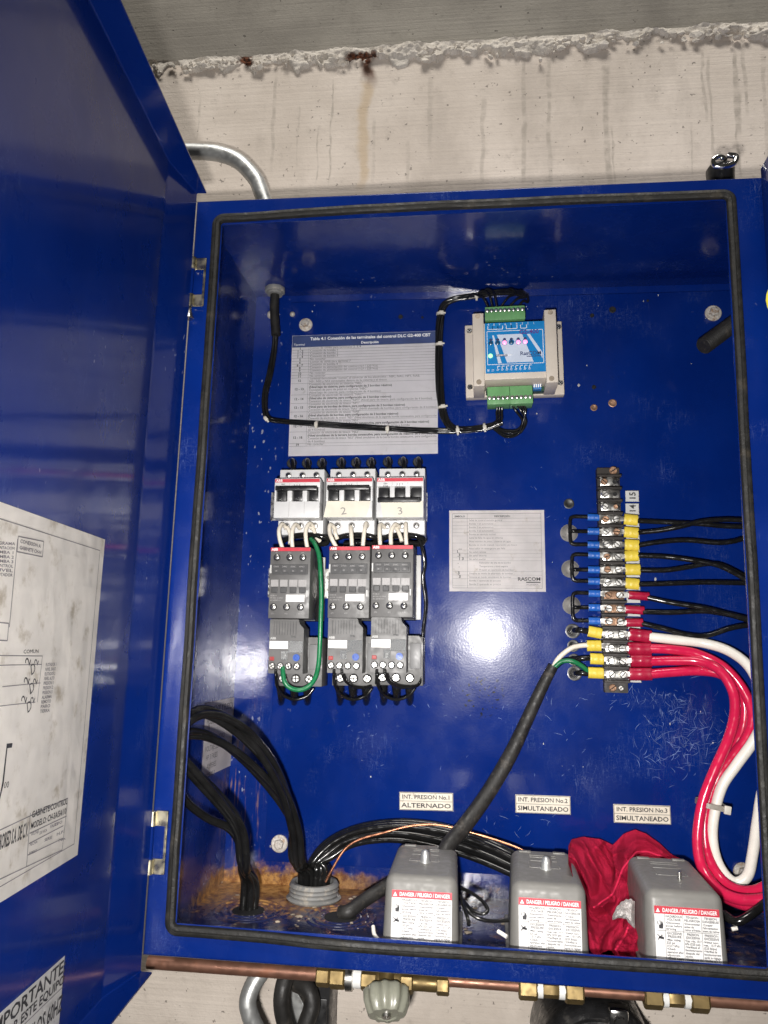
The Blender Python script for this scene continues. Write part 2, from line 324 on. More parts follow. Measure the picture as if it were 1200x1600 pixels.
def tube(bm, pts, r, seg=10, caps=True):
    pts = [Vector(p) for p in pts]; n = len(pts); rr = r if callable(r) else (lambda s: r)
    T = [(pts[min(i+1, n-1)]-pts[max(i-1, 0)]).normalized() for i in range(n)]
    u = T[0].orthogonal().normalized(); rings = []
    for i in range(n):
        u = (u-T[i]*u.dot(T[i])).normalized(); v = T[i].cross(u); R = rr(i/(n-1))
        rings.append([bm.verts.new(pts[i]+(u*math.cos(2*math.pi*k/seg)+v*math.sin(2*math.pi*k/seg))*R) for k in range(seg)])
    for i in range(n-1):
        for k in range(seg): bm.faces.new((rings[i][k], rings[i][(k+1) % seg], rings[i+1][(k+1) % seg], rings[i+1][k]))
    if caps: bm.faces.new(rings[0][::-1]); bm.faces.new(rings[-1])
    return bm
def lathe(bm, o, axis, prof, seg=20):
    """prof: (distance along axis, radius)"""
    o = Vector(o); a = Vector(axis).normalized(); u = a.orthogonal().normalized(); v = a.cross(u); rings = []
    for (h, r) in prof:
        if r < 1e-7: rings.append([bm.verts.new(o+a*h)])
        else: rings.append([bm.verts.new(o+a*h+(u*math.cos(2*math.pi*(k+.5)/seg)+v*math.sin(2*math.pi*(k+.5)/seg))*r) for k in range(seg)])
    for A, B in zip(rings, rings[1:]):
        if len(A) == 1 and len(B) == 1: continue
        for k in range(seg):
            k2 = (k+1) % seg
            if len(A) == 1: bm.faces.new((A[0], B[k2], B[k]))
            elif len(B) == 1: bm.faces.new((A[k], A[k2], B[0]))
            else: bm.faces.new((A[k], A[k2], B[k2], B[k]))
    if len(rings[0]) > 1: bm.faces.new(rings[0][::-1])
    if len(rings[-1]) > 1: bm.faces.new(rings[-1])
    return bm
def obj(name, bm, mat, parent=None, smooth=40, loc=None):
    me = bpy.data.meshes.new(name)
    bmesh.ops.recalc_face_normals(bm, faces=bm.faces)
    two = any(f.material_index == 1 for f in bm.faces)
    bm.to_mesh(me); bm.free()
    if two: mat = [mat, 'hole']
    if smooth:
        me.polygons.foreach_set('use_smooth', [True]*len(me.polygons)); me.set_sharp_from_angle(angle=math.radians(smooth))
    for mm in (mat if isinstance(mat, (list, tuple)) else [mat]): me.materials.append(MATS[mm])
    o = bpy.data.objects.new(name, me); COL.objects.link(o)
    if parent: o.parent = parent
    if loc: o.location = loc
    return o
def tag(o, label=None, cat=None, group=None, kind=None):
    for k, v in (('label', label), ('category', cat), ('group', group), ('kind', kind)):
        if v: o[k] = v
    return o
def thing(name, label, cat, loc=(0, 0, 0), ang=0.0, group=None):
    o = bpy.data.objects.new(name, None); COL.objects.link(o); o.location = loc; o.rotation_euler = (0, ang, 0); o.empty_display_size = 0.02
    return tag(o, label, cat, group)
def dup(root, loc, label, ang=None):
    r = root.copy(); COL.objects.link(r); r.location = loc; r['label'] = label
    if ang is not None: r.rotation_euler = (0, ang, 0)
    for ch in list(root.children):
        c = ch.copy(); COL.objects.link(c); c.parent = r
        for g in list(ch.children):
            d = g.copy(); COL.objects.link(d); d.parent = c
    return r
def screw(bm, x, y, z, r, h=0.002, slot=True, ang=0.6):
    """round slotted head facing -y"""
    lathe(bm, (x, y, z), (0, -1, 0), [(0, r), (h*.6, r), (h, r*.8)], 14)
    if slot:
        t = new(); box(t, -r*.85, r*.85, -0.0004, 0.0004, -r*.115, r*.115)
        for v in t.verts: v.co = Vector((x+v.co.x*math.cos(ang)-v.co.z*math.sin(ang), y-h+v.co.y-0.0002, z+v.co.x*math.sin(ang)+v.co.z*math.cos(ang)))
        for f in t.faces: f.material_index = 1
        absorb(bm, t)
class Fr:
    """local frame of a device on the plate: pixels at a depth -> local coordinates"""
    def __init__(s, px, py, Y, ang=0.0): s.o = at(px, py, Y); s.a = ang; s.loc = Vector((s.o.x, YP, s.o.z))
    def L(s, px, py, Y):
        w_ = at(px, py, Y); dx, dz = w_.x-s.o.x, w_.z-s.o.z; c, n = math.cos(s.a), math.sin(s.a)
        return Vector((dx*c-dz*n, Y-YP, dx*n+dz*c))
    def R(s, px0, py0, px1, py1, Y):
        xm, ym = (px0+px1)/2, (py0+py1)/2
        return s.L(px0, ym, Y).x, s.L(px1, ym, Y).x, s.L(xm, py1, Y).z, s.L(xm, py0, Y).z
    def box(s, bm, px0, py0, px1, py1, Yf, Yb, bev=0.0006):
        x0, x1, z0, z1 = s.R(px0, py0, px1, py1, Yf); return box(bm, x0, x1, Yf-YP, Yb-YP, z0, z1, bev)

# ------------------------------------------------------------------ lettering (flat print built from the built-in font)
CH = {}
def load_glyphs(chars):
    tmp = []
    for bold in (0, 1):
        for c in chars:
            for s in (c, 'H'+c+'H'):
                cu = bpy.data.curves.new('g', 'FONT'); cu.body = s; cu.size = 1; cu.resolution_u = 2; cu.offset = (0.008 if c in 'MNWmwK' else 0.021) if bold else 0.0
                o = bpy.data.objects.new('g', cu); COL.objects.link(o); tmp.append((bold, c, s, o))
        cu = bpy.data.curves.new('g', 'FONT'); cu.body = 'HH'; cu.size = 1; cu.offset = 0.021 if bold else 0.0; cu.resolution_u = 2
        o = bpy.data.objects.new('g', cu); COL.objects.link(o); tmp.append((bold, None, 'HH', o))
    dg = bpy.context.evaluated_depsgraph_get(); dg.update(); wid = {}
    for bold, c, s, o in tmp:
        e = o.evaluated_get(dg); me = e.to_mesh(); xs = [v.co.x for v in me.vertices]
        if len(s) == 1: CH[(bold, c)] = ([(v.co.x, v.co.y) for v in me.vertices], [tuple(p.vertices) for p in me.polygons])
        wid[(bold, s)] = (max(xs)-min(xs)) if xs else 0
        e.to_mesh_clear()
    for bold, c, s, o in tmp:
        if c and len(s) == 1: CH[(bold, c)] += (wid[(bold, 'H'+c+'H')]-wid[(bold, 'HH')],)
        cu = o.data; bpy.data.objects.remove(o); bpy.data.curves.remove(cu)
load_glyphs("ABCDEFGHIJKLMNOPQRSTUVWXYZabcdefghijklmnopqrstuvwxyz0123456789 .,:;-/()\"'+#°áéíóúñèÓÉÍ•")
class Print:
    """collects strings and rules in a sheet's own x / z plane"""
    def __init__(s): s.bm = new()
    def width(s, txt, size, sx=1.0, bold=0): return sum(CH.get((bold, c), CH[(bold, ' ')])[2] for c in txt)*size*sx
    def text(s, txt, x, z, size, sx=1.0, bold=0, align='l', rot=0.0, fit=None):
        txt = ''.join(c if (bold, c) in CH else ' ' for c in txt)
        wd = s.width(txt, size, sx, bold)
        if fit: sx *= fit/wd; wd = fit
        if align == 'c': off = -wd/2
        elif align == 'r': off = -wd
        else: off = 0
        ca, sa = math.cos(rot), math.sin(rot)
        for c in txt:
            vs, fs, adv = CH[(bold, c)]
            nv = []
            for (a, b) in vs:
                lx, lz = off+a*size*sx, b*size
                nv.append(s.bm.verts.new((x+lx*ca-lz*sa, 0, z+lx*sa+lz*ca)))
            for f in fs:
                try: s.bm.faces.new([nv[i] for i in f])
                except ValueError: pass
            off += adv*size*sx
        return s
    def rect(s, x0, z0, x1, z1): s.bm.faces.new([s.bm.verts.new((a, 0, b)) for a, b in ((x0, z0), (x1, z0), (x1, z1), (x0, z1))]); return s
    def hl(s, x0, x1, z, w_=0.0002): return s.rect(x0, z-w_/2, x1, z+w_/2)
    def vl(s, x, z0, z1, w_=0.0002): return s.rect(x-w_/2, z0, x+w_/2, z1)
    def poly(s, pts): s.bm.faces.new([s.bm.verts.new((a, 0, b)) for a, b in pts]); return s
    def build(s, parent, y=-0.0004, mat='ink', name='print'): return obj(name, s.bm, mat, parent, smooth=0, loc=(0, y, 0))
def sheetmesh(name, W_, H_, mat, parent, th=0.0003, curl=0.0, nx=12, nz_=12, seed=0):
    """a sheet, top left corner at the origin, hanging down; slightly uneven"""
    bm = new(); g = []
    for j in range(nz_+1):
        row = []
        for i in range(nx+1):
            u_, v_ = i/nx, j/nz_
            k = curl*(noise.noise(Vector((u_*3+seed, v_*3, seed*1.7)))*0.5+0.5)
            row.append(bm.verts.new((u_*W_, -th-k*0.0008, -v_*H_)))
        g.append(row)
    for j in range(nz_):
        for i in range(nx): bm.faces.new((g[j][i], g[j+1][i], g[j+1][i+1], g[j][i+1]))
    bmesh.ops.solidify(bm, geom=list(bm.faces), thickness=th)
    return obj(name, bm, mat, parent, smooth=30)

# ------------------------------------------------------------------ the setting: wall, slab, crumbling joint
ZJ = 0.400
bm = new(); N_ = 30
for i in range(N_):
    for j in range(N_):
        pass
bm.faces.new([bm.verts.new(p) for p in ((-1.2, YW, -1.5), (1.9, YW, -1.5), (1.9, YW, ZJ-0.002), (-1.2, YW, ZJ-0.002))])
wall = tag(obj('concrete_wall', bm, 'concrete_wall', smooth=0), kind='structure')
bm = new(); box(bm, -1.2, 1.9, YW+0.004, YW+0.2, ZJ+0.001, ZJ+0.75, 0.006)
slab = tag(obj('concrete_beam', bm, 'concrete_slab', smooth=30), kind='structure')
# ragged mortar at the joint: a real, lumpy crust with a broken lower edge
def fbm(x, y, z, o=4):
    s, a, f = 0, 1, 1
    for _ in range(o): s += a*noise.noise(Vector((x*f, y*f, z*f))); a *= 0.5; f *= 2.03
    return s
bm = new(); g = []; nx, nz_ = 760, 44; X0, X1 = -0.55, 1.05; Z0, Z1 = ZJ-0.052, ZJ+0.004
holes = [(wx(385, 95), wz(385, 95), 0.010, 0.012), (wx(578, 108), wz(578, 108), 0.008, 0.026), (wx(556, 93), wz(556, 93), 0.014, 0.007), (wx(745, 92), wz(745, 92), 0.016, 0.007), (wx(505, 95), wz(505, 95), 0.006, 0.006), (wx(895, 76), wz(895, 76), 0.006, 0.005)]
for j in range(nz_+1):
    row = []
    for i in range(nx+1):
        x = X0+(X1-X0)*i/nx; z = Z0+(Z1-Z0)*j/nz_
        low = ZJ-0.014+0.015*fbm(x*7, 3.1, 0, 2)+0.020*fbm(x*30, 1.7, 0, 4)
        k = max(0, min(1, (z-low)/0.004+0.25)); k = k*k*(3-2*k)
        lump = 0.0040+0.0065*fbm(x*24, z*46, 2.2, 4)+0.0042*abs(fbm(x*85, z*110, 5, 3))
        h = k*max(0.0025, lump)
        for (hx, hz, ha, hb) in holes:
            q = ((x-hx+0.004*noise.noise(Vector((x*150, z*150, 0))))/ha)**2+((z-hz+0.004*noise.noise(Vector((x*150, z*150, 9))))/hb)**2
            if q < 1.6: h *= max(0.12, min(1, (q-0.5)/1.1))
        y = YW+0.004-(0.0042 if k > 0.02 else 0)-h
        row.append(bm.verts.new((x, y, z)))
    g.append(row)
for j in range(nz_):
    for i in range(nx): bm.faces.new((g[j][i], g[j][i+1], g[j+1][i+1], g[j+1][i]))
obj('mortar_joint', bm, 'mortar', wall, smooth=60)

# loose crumbs of plaster and aggregate clinging to the joint
bm = new(); rc = random.Random(5)
for k in range(300):
    x = rc.uniform(-0.3, 0.85); z = ZJ-0.003-abs(rc.gauss(0, 0.010)); s_ = rc.uniform(0.0010, 0.0042)*(1.6 if rc.random() < .12 else 1)
    t = new(); bmesh.ops.create_icosphere(t, subdivisions=1, radius=s_)
    q_ = [rc.uniform(.55, 1.5) for _ in range(3)]
    for v in t.verts: v.co = Vector((x+v.co.x*q_[0]*1.2+rc.uniform(-.2, .2)*s_, YW-0.004-0.003*rc.random()+v.co.y*q_[1]*.8, z+v.co.z*q_[2]*.9+rc.uniform(-.2, .2)*s_))
    absorb(bm, t)
tag(obj('plaster_crumbs', bm, 'mortar', wall, smooth=25), kind='stuff')

# ------------------------------------------------------------------ the control cabinet
XR = 0.66
cab = thing('control_cabinet', 'open blue steel control cabinet with black gasket and door swung to the left', 'cabinet', (0, 0, 0))
bm = new()
o8 = [(0, 0), (XR, 0), (XR, ZB), (0, ZB)]; i8 = [(0.0262, -0.0228), (0.5285, -0.0228), (0.5285, -0.7035), (0.0262, -0.7035)]
Of = [bm.verts.new((x, YF, z)) for x, z in o8]; If = [bm.verts.new((x, YF+(0.0098 if x < 0.1 else 0.0015), z)) for x, z in i8]; Ob = [bm.verts.new((x, 0, z)) for x, z in o8]
outer = []
for k in range(4):
    k2 = (k+1) % 4
    bm.faces.new((Of[k], Of[k2], If[k2], If[k])); bm.faces.new((Of[k], Ob[k], Ob[k2], Of[k2]))
bm.faces.new(Ob[::-1])
bm.edges.ensure_lookup_table()
oe = [e for e in bm.edges if e.verts[0] in Of and e.verts[1] in Of]
bmesh.ops.recalc_face_normals(bm, faces=bm.faces)
bmesh.ops.solidify(bm, geom=list(bm.faces), thickness=0.0018)
oe = [e for e in bm.edges if all(abs(v.co.y-YF) < 1e-5 and (abs(v.co.x) < 1e-5 or abs(v.co.x-XR) < 1e-5 or abs(v.co.z) < 1e-5 or abs(v.co.z-ZB) < 1e-5) for v in e.verts) and e.calc_length() > 0.1]
if oe: bmesh.ops.bevel(bm, geom=oe, offset=0.003, segments=4, affect='EDGES', profile=0.5)
shell = obj('shell', bm, 'blue_paint', cab, smooth=35)

def rring(x0, x1, z0, z1, r, n=6):
    pts = []
    for (cx, cz, a0) in ((x1-r, z1-r, 0), (x0+r, z1-r, 90), (x0+r, z0+r, 180), (x1-r, z0+r, 270)):
        for k in range(n+1): a = math.radians(a0+90*k/n); pts.append((cx+r*math.cos(a), cz+r*math.sin(a)))
    return pts
# gasket: rounded strip around the opening, a little wavy
bm = new(); gx0, gx1, gz0, gz1 = 0.0214, 0.5332, -0.7084, -0.0178
base = rring(gx0, gx1, gz0, gz1, 0.0075)
path = []
for k in range(len(base)):
    a, b = Vector((base[k][0], 0, base[k][1])), Vector((base[(k+1) % len(base)][0], 0, base[(k+1) % len(base)][1])); n = max(1, int((b-a).length/0.02))
    for s in range(n): path.append(a.lerp(b, s/n))
prof = [(-0.0042, 0.0), (-0.0042, -0.0036), (-0.0033, -0.0048), (-0.0006, -0.0050), (0.0, -0.0042), (0.0006, -0.0050), (0.0033, -0.0048), (0.0042, -0.0036), (0.0042, 0.0)]
rings = []; n = len(path)
for i in range(n):
    T = (path[(i+1) % n]-path[i-1]).normalized(); nn = Vector((T.z, 0, -T.x)); p = path[i]
    p = p+nn*0.0009*noise.noise(p*9)
    rings.append([bm.verts.new(p+nn*a+Vector((0, YF+(0.0085 if p.x < 0.05 else 0.0085-min(1, (p.x-0.05)/0.12)*0.0075)-0.0004+b*(1+0.18*noise.noise(p*23)), 0))) for a, b in prof])
for i in range(n):
    for k in range(len(prof)-1): bm.faces.new((rings[i][k], rings[i][k+1], rings[(i+1) % n][k+1], rings[(i+1) % n][k]))
obj('gasket', bm, 'rubber', cab, smooth=50)
# mounting plate
bm = new(); box(bm, 0.0518, 0.645, YP, YP+0.002, -0.700, -0.0155, 0.0008)
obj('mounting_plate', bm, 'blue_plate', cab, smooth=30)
bm = new()   # four studs behind the plate
for (x, z) in ((0.075, -0.047), (0.575, -0.047), (0.06, -0.645), (0.575, -0.67)): lathe(bm, (x, 0, z), (0, -1, 0), [(0, 0.005), (0.0105, 0.005)], 12)
obj('standoff', bm, 'steel', cab)
# plate bolts with washers
for (px, py, r, s) in ((478, 508, 0.0088, 1), (1114, 490, 0.0098, 2), (437, 1318, 0.0098, 3), (1160, 1362, 0.0098, 4)):
    p = at(px, py, YP); bm = new()
    lathe(bm, (0, 0, 0), (0, -1, 0), [(0, r), (0.0018, r), (0.0024, r*.93), (0.0024, r*.62)], 24)
    lathe(bm, (0, -0.0024, 0), (0.05*s-0.1, -1, 0.05), [(0, r*.58), (0.0045, r*.58), (0.0055, r*.48)], 6)
    lathe(bm, (0, -0.006, 0), (0.05*s-0.1, -1, 0.05), [(0, r*.3), (0.0035, r*.28)], 10)
    obj('bolt', bm, 'washer', cab, loc=p)
# scratches worn through the gloss of the plate: bunches of thin crossing strokes
bm = new(); rs = random.Random(11)
def stroke(px, py, L, ang, bend, w_):
    p = at(px, py, YP); n = 6; a_ = ang; x, z = p.x, p.z; pts = []
    for i in range(n+1):
        pts.append((x, z, w_*math.sin(math.pi*(i+.35)/(n+.7)), a_)); x += math.cos(a_)*L/n; z += math.sin(a_)*L/n; a_ += bend/n+rs.gauss(0, .10)
    vs = [(bm.verts.new((x-math.sin(a)*w/2, YP-0.00012, z+math.cos(a)*w/2)), bm.verts.new((x+math.sin(a)*w/2, YP-0.00012, z-math.cos(a)*w/2))) for x, z, w, a in pts]
    for A_, B_ in zip(vs, vs[1:]): bm.faces.new((A_[0], A_[1], B_[1], B_[0]))
for (cx, cy, sx, sy, n, L0, L1) in ((1058, 1150, 34, 32, 170, .003, .016), (1030, 1095, 46, 9, 45, .003, .012), (660, 1015, 22, 24, 26, .002, .009), (590, 1125, 26, 40, 24, .002, .008), (850, 1140, 60, 55, 30, .002, .010), (760, 760, 90, 60, 18, .002, .007), (705, 1105, 22, 18, 14, .002, .006), (800, 1300, 60, 22, 16, .003, .012)):
    for k in range(n): stroke(rs.gauss(cx, sx), rs.gauss(cy, sy), rs.uniform(L0, L1), rs.choice((0.5, 1.1, 1.9, 2.6))+rs.gauss(0, .35), rs.gauss(0, .6), rs.uniform(0.00012, 0.00042))
tag(obj('scratch_marks', bm, 'scuff', cab, smooth=0), kind='stuff')
# bare chips knocked out of the paint along the left edge and upper fold of the plate
bm = new()
for k in range(130):
    if rs.random() < .62: px, py = rs.gauss(408, 12), rs.uniform(480, 1330)
    elif rs.random() < .5: px, py = rs.uniform(450, 1120), rs.gauss(468, 12)
    else: px, py = rs.uniform(460, 1120), rs.uniform(480, 1260)
    p = at(px, py, YP); 
    if p.x < 0.053 or p.z > -0.0165: continue
    s_ = rs.uniform(0.0003, 0.0011)*(1.8 if rs.random() < .1 else 1); m_ = rs.randint(5, 8); st = rs.uniform(.5, 1.0)
    bm.faces.new([bm.verts.new((p.x+s_*st*rs.uniform(.6, 1.3)*math.cos(2*math.pi*q/m_), YP-0.00015, p.z+s_*1.3*rs.uniform(.6, 1.3)*math.sin(2*math.pi*q/m_))) for q in range(m_)])
tag(obj('paint_chips', bm, 'chip', cab, smooth=0), kind='stuff')
# drilled holes and leftover screws
def plug(name, px, py, r, mat, dome=False, ring=True):
    p = at(px, py, YP); bm = new()
    if dome: lathe(bm, (0, 0, 0), (0, -1, 0), [(0, r), (r*.4, r*.92), (r*.75, r*.65), (r*.95, r*.3), (r, 0)], 16)
    else: lathe(bm, (0, 0, 0), (0, -1, 0), [(0, r), (0.0006, r), (0.0009, r*.8), (0.0002, r*.55), (0.0002, 0)], 16)
    return obj(name, bm, mat, cab, loc=p)
for (px, py, r) in ((626, 495, .003), (957, 484, .0042), (925, 493, .0026), (928, 605, .0026), (660, 496, .0016), (1012, 470, .0015)): plug('screw_hole', px, py, r, 'hole')
for (px, py, r) in ((928, 637, .0042), (957, 630, .0050)): plug('screw_hole', px, py, r, 'screw_rusty')
for (px, py, r) in ((889, 787, .0062), (889, 787, .0062))[:1]: plug('screw_hole', px, py, r, 'black_plastic')
for (px, py, r) in ((457, 491, .0035), (424, 492, .0058)): plug('screw_head', px, py, r, 'washer', dome=True)
# knock-out rings pressed in the floor
def floor_at(px, py): return atz(px, py, ZB+0.0018)
for (px, py) in ((388, 1423), (532, 1433)):
    p = floor_at(px, py)
    for r in (0.020, 0.0275, 0.035):
        bm = new(); ring = [(p.x+math.cos(2*math.pi*k/40)*r, p.y+math.sin(2*math.pi*k/40)*r, p.z) for k in range(40)]
        t_ = [Vector(q) for q in ring]; rg = []
        for k in range(40):
            d = (t_[k]-p).normalized(); rg.append([bm.verts.new(t_[k]+d*a+Vector((0, 0, b))) for a, b in ((-0.0022, -0.0003), (-0.001, 0.0011), (0.001, 0.0011), (0.0022, -0.0003))])
        for k in range(40):
            for q in range(3): bm.faces.new((rg[k][q], rg[k][q+1], rg[(k+1) % 40][q+1], rg[(k+1) % 40][q]))
        obj('knockout_ring', bm, 'blue_paint', cab, smooth=60)
    bm = new(); lathe(bm, (p.x, p.y, p.z), (0, 0, 1), [(0, 0.0165), (0.0006, 0.0165), (0.0006, 0)], 24); obj('knockout_hole', bm, 'hole', cab)
# silt and flakes lying on the floor
bm = new()
for k in range(420):
    x = random.uniform(0.03, 0.50); y = -0.2+random.random()**1.4*0.19; s = random.uniform(0.0006, 0.003)*(1 if random.random() < .9 else 1.8)
    if noise.noise(Vector((x*22, y*22, 3))) < 0.02: continue
    t = new(); bmesh.ops.create_icosphere(t, subdivisions=1, radius=s)
    for v in t.verts: v.co = Vector((x+v.co.x*random.uniform(.7, 1.4), y+v.co.y*random.uniform(.7, 1.3), ZB+0.0019+max(0, v.co.z)*0.45))
    absorb(bm, t)
tag(obj('floor_silt', bm, 'silt', cab, smooth=60), kind='stuff')

# door, swung open almost square to the front
DA = math.radians(4.7); DO = Vector((0.0, YF-0.0060, 0)); DU = Vector((math.sin(DA), -math.cos(DA), 0)); DN = Vector((math.cos(DA), math.sin(DA), 0))
ZT, ZD, DW = 0.0055, -0.7405, 0.60
def dp(u, n, z): return DO+DU*u+DN*n+Vector((0, 0, z))
bm = new(); S = -0.012; LW = 0.0125; US = 0.056
s = [bm.verts.new(dp(u, S, z)) for u, z in ((US, ZT), (DW, ZT), (DW, ZD), (US, ZD))]
bm.faces.new(s)
h0, h1 = bm.verts.new(dp(0.001, 0.0012, ZT)), bm.verts.new(dp(0.001, 0.0012, ZD)); bm.faces.new((s[0], s[3], h1, h0))
for (a, b) in ((s[0], h0), (h1, s[3])):
    c, d = (bm.verts.new(q_.co+DN*(LW-(0.0012 if q_ in (h0, h1) else S))) for q_ in (b, a)); bm.faces.new((a, b, c, d))
for k, wd in ((0, LW), (1, LW), (2, LW)):
    a, b = s[k], s[(k+1) % 4]; dn = DU*(-0.0085) if k == 3 else Vector()
    c = bm.verts.new(b.co+DN*(wd-S)+dn); d = bm.verts.new(a.co+DN*(wd-S)+dn); bm.faces.new((a, b, c, d))
fold = [e for e in bm.edges if len(e.link_faces) == 2]
bmesh.ops.recalc_face_normals(bm, faces=bm.faces)
bmesh.ops.remove_doubles(bm, verts=list(bm.verts), dist=0.0002)
fold = [e for e in bm.edges if len(e.link_faces) == 2 and e.calc_face_angle() > 0.1]
bmesh.ops.bevel(bm, geom=fold, offset=0.003, segments=4, affect='EDGES', profile=0.5)
bmesh.ops.solidify(bm, geom=list(bm.faces), thickness=0.0015)
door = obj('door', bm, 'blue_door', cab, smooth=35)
# hinges: zinc plated leaves on the flange edge with pin
for (pt, pb, tail) in ((at(311, 405, YF), at(309, 480, YF), True), (at(247, 1266, YF), at(240, 1365, YF), False)):
    zt, zb = pt.z, pb.z; xa, xb = 0.0035, 0.0158
    bm = new(); h = (zt-zb)
    pts = [(xa, zt), (xb, zt), (xb, zb), (xa, zb), (xa, zb+h*.24), (xb-0.0022, zb+h*.24), (xb-0.0022, zt-h*.24), (xa, zt-h*.24)]
    prism(bm, pts, YF-0.0006, YF-0.0024, 0.0004)
    hg = obj('hinge', bm, 'zinc', cab, smooth=30)
    for (za, zc) in ((zt, zt-h*.24), (zb+h*.24, zb)):
        bm = new(); lathe(bm, (0.0022, YF-0.0036, za), (0, 0, -1), [(0, 0.0032), (0.0003, 0.0036), (za-zc-0.0003, 0.0036), (za-zc, 0.0032)], 16); obj('knuckle', bm, 'zinc', hg)
    bm = new(); lathe(bm, (0.0022, YF-0.0036, zt-h*.24), (0, 0, -1), [(0, 0.0022), (h*.52, 0.0022)], 12); obj('hinge_pin', bm, 'blue_door', hg)
    if tail:
        bm = new(); lathe(bm, (0.0022, YF-0.0036, zb), (0, 0, -1), [(0, 0.0022), (0.004, 0.002), (0.013, 0.0052), (0.014, 0.0042)], 12); obj('pin_end', bm, 'steel', hg)

# neighbouring cabinet bay, its door shut, standing a little proud
nb = thing('closed_cabinet', 'closed blue cabinet at the right edge beside the open one', 'cabinet', (0.56, 0, ZB))
bm = new(); box(bm, XR+0.004-0.56, 0.52, YF, 0, 0.003, -ZB-0.003, 0.003); obj('body', bm, 'blue_paint', nb, smooth=35)
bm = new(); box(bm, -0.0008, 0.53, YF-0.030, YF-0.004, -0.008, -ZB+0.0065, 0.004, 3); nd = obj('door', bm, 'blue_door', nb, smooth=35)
p = at(1199, 470, YF-0.030)
bm = new(); prism(bm, [(p.x-0.56-0.0015+0.05*(1-math.cos(a)) if False else p.x-0.56+0.022-0.0235*math.cos(a), p.z-ZB+0.0235*math.sin(a)) for a in [2*math.pi*k/24 for k in range(24)]], YF-0.0303, YF-0.0308); obj('warning_sticker', bm, 'sticker_yellow', nd)
# ------------------------------------------------------------------ sheets and plates on the mounting plate
def sheet_on_plate(name, label, cat, TL, TR, BL, mat, th=0.0003, curl=1.0, group=None, seed=0):
    a, b, c = at(*TL, YP-0.0004), at(*TR, YP-0.0004), at(*BL, YP-0.0004)
    W_ = (b-a).length; H_ = (c-a).length; ang = -math.atan2(b.z-a.z, b.x-a.x)
    t = thing(name, label, cat, (a.x, YP-0.0004, a.z), ang, group)
    sheetmesh('sheet', W_, H_, mat, t, th, curl, seed=seed); return t, W_, H_
t, W_, H_ = sheet_on_plate('terminal_table_sheet', 'white printed terminal table with dark blue heading on the back plate', 'sheet', (457, 525), (684, 517), (452, 713), 'paper', seed=2)
Y1 = -0.0016
rows = [(1, '1', 'Común de salidas para terminales 2, 3, 4'), (1, '1 - 2', 'Conexión de bomba 1'), (1, '1 - 3', 'Conexión de bomba 2'), (1, '1 - 4', 'Conexión de bomba 3'),
 (1, '5', 'No conectar'), (1, '6', 'Común de salida para terminal 7'), (1, '6 - 7', 'Conexión de bomba 4'), (1, '8', 'Conexión de alimentación del control (127 / 220 Vca)'),
 (1, '9', 'Conexión de alimentación del control (127 / 220 Vca)'), (1, '10', 'No conectar'), (1, '11', 'No conectar'),
 (2, '12', 'Terminal denominada "común" al conectar de los electrodos : NBC, NAC, NPT, NAB,|NS1, NS2 y NS3 conectados dentro de la cisterna y el tinaco'),
 (4, '12 - 13', 'Conexión de electrodo en cisterna "NBC"|*(Nivel bajo de cisterna, para configuración de 3 bombas máximo)|Conexión de paro de pozo en cisterna "NBC"|(Nivel bajo de cisterna, para configuración de 4 bombas)'),
 (3, '12 - 14', 'Conexión de electrodo de cisterna "NAC"|*(Nivel alto de cisterna, para configuración de 3 bombas máximo)|Conexión de electrodo de tinaco "NPT" (Nivel paro de tinaco, para configuración de 4 bombas)'),
 (3, '12 - 15', 'Conexión de electrodo de tinaco "NPT"|*(Nivel paro de bombas de tinaco, para configuración de 3 bombas máximo)|Conexión de electrodo de tinaco "NA1" (Nivel alternado de bombas, para configuración de 4 bombas)'),
 (3, '12 - 16', 'Conexión de electrodo de tinaco "NAB"|*(Nivel alternado de bombas, para configuración de 3 bombas máximo)|Conexión de electrodo de tinaco "NS1" (Nivel simultáneo de la segunda bomba consecutiva, para configuración'),
 (4, '12 - 17', 'Conexión de electrodo de tinaco "NS1"|*(Nivel simultáneo de la segunda bomba consecutiva, para configuración de 3 bombas máximo)|Conexión de electrodo de tinaco "NS2" (Nivel simultáneo de la tercera bomba|de 4 bombas)'),
 (4, '12 - 18', 'Conexión de electrodo de tinaco "NS2"|*(Nivel simultáneo de la tercera bomba consecutiva, para configuración de máximo de 3 bombas)|Conexión de electrodo de tinaco "NS3" (Nivel simultáneo de la cuarta bomba consecutiva, para configuración|de 4 bombas)'),
 (1, '19', 'No conectar')]
hd = 0.0165; pr = Print(); pr.rect(0.0006, -hd, W_-0.0006, -0.0008); pr.build(t, Y1, 'ink_navy', 'heading_band')
pw = Print(); pw.text('Tabla 4.1 Conexión de las terminales del control DLC G2-400 CBT', W_*.54, -0.0075, 0.0056, 1.0, 1, 'c'); pw.text('Descripción', W_*.54, -0.0142, 0.0046, 1, 1, 'c'); pw.text('Terminal', 0.010, -0.0142, 0.0040, 1, 0, 'c'); pw.build(t, Y1-0.0003, 'ink_white', 'heading_text')
pr = Print(); pg = Print(); z = -hd; tot = sum(r[0] for r in rows)+1.4; lh = (H_-hd-0.007)/tot; xc = 0.0225
for nl, num, tx in rows:
    h = nl*lh
    pr.text(num, xc/2, z-h/2-0.0013, 0.0042, 1, 1, 'c')
    for k, ln in enumerate(tx.split('|')):
        b = ln.startswith('*'); ln = ln.lstrip('*'); ws = 0.0040; wd = pr.width(ln, ws); f = min(wd, W_-xc-0.003)
        (pr if b else pg).text(ln, xc+0.0016, z-(k+0.8)*lh+0.0004, ws, 1.0, 1 if b else 0, 'l', 0, f)
    z -= h; pr.hl(0.0008, W_-0.0008, z, 0.00022)
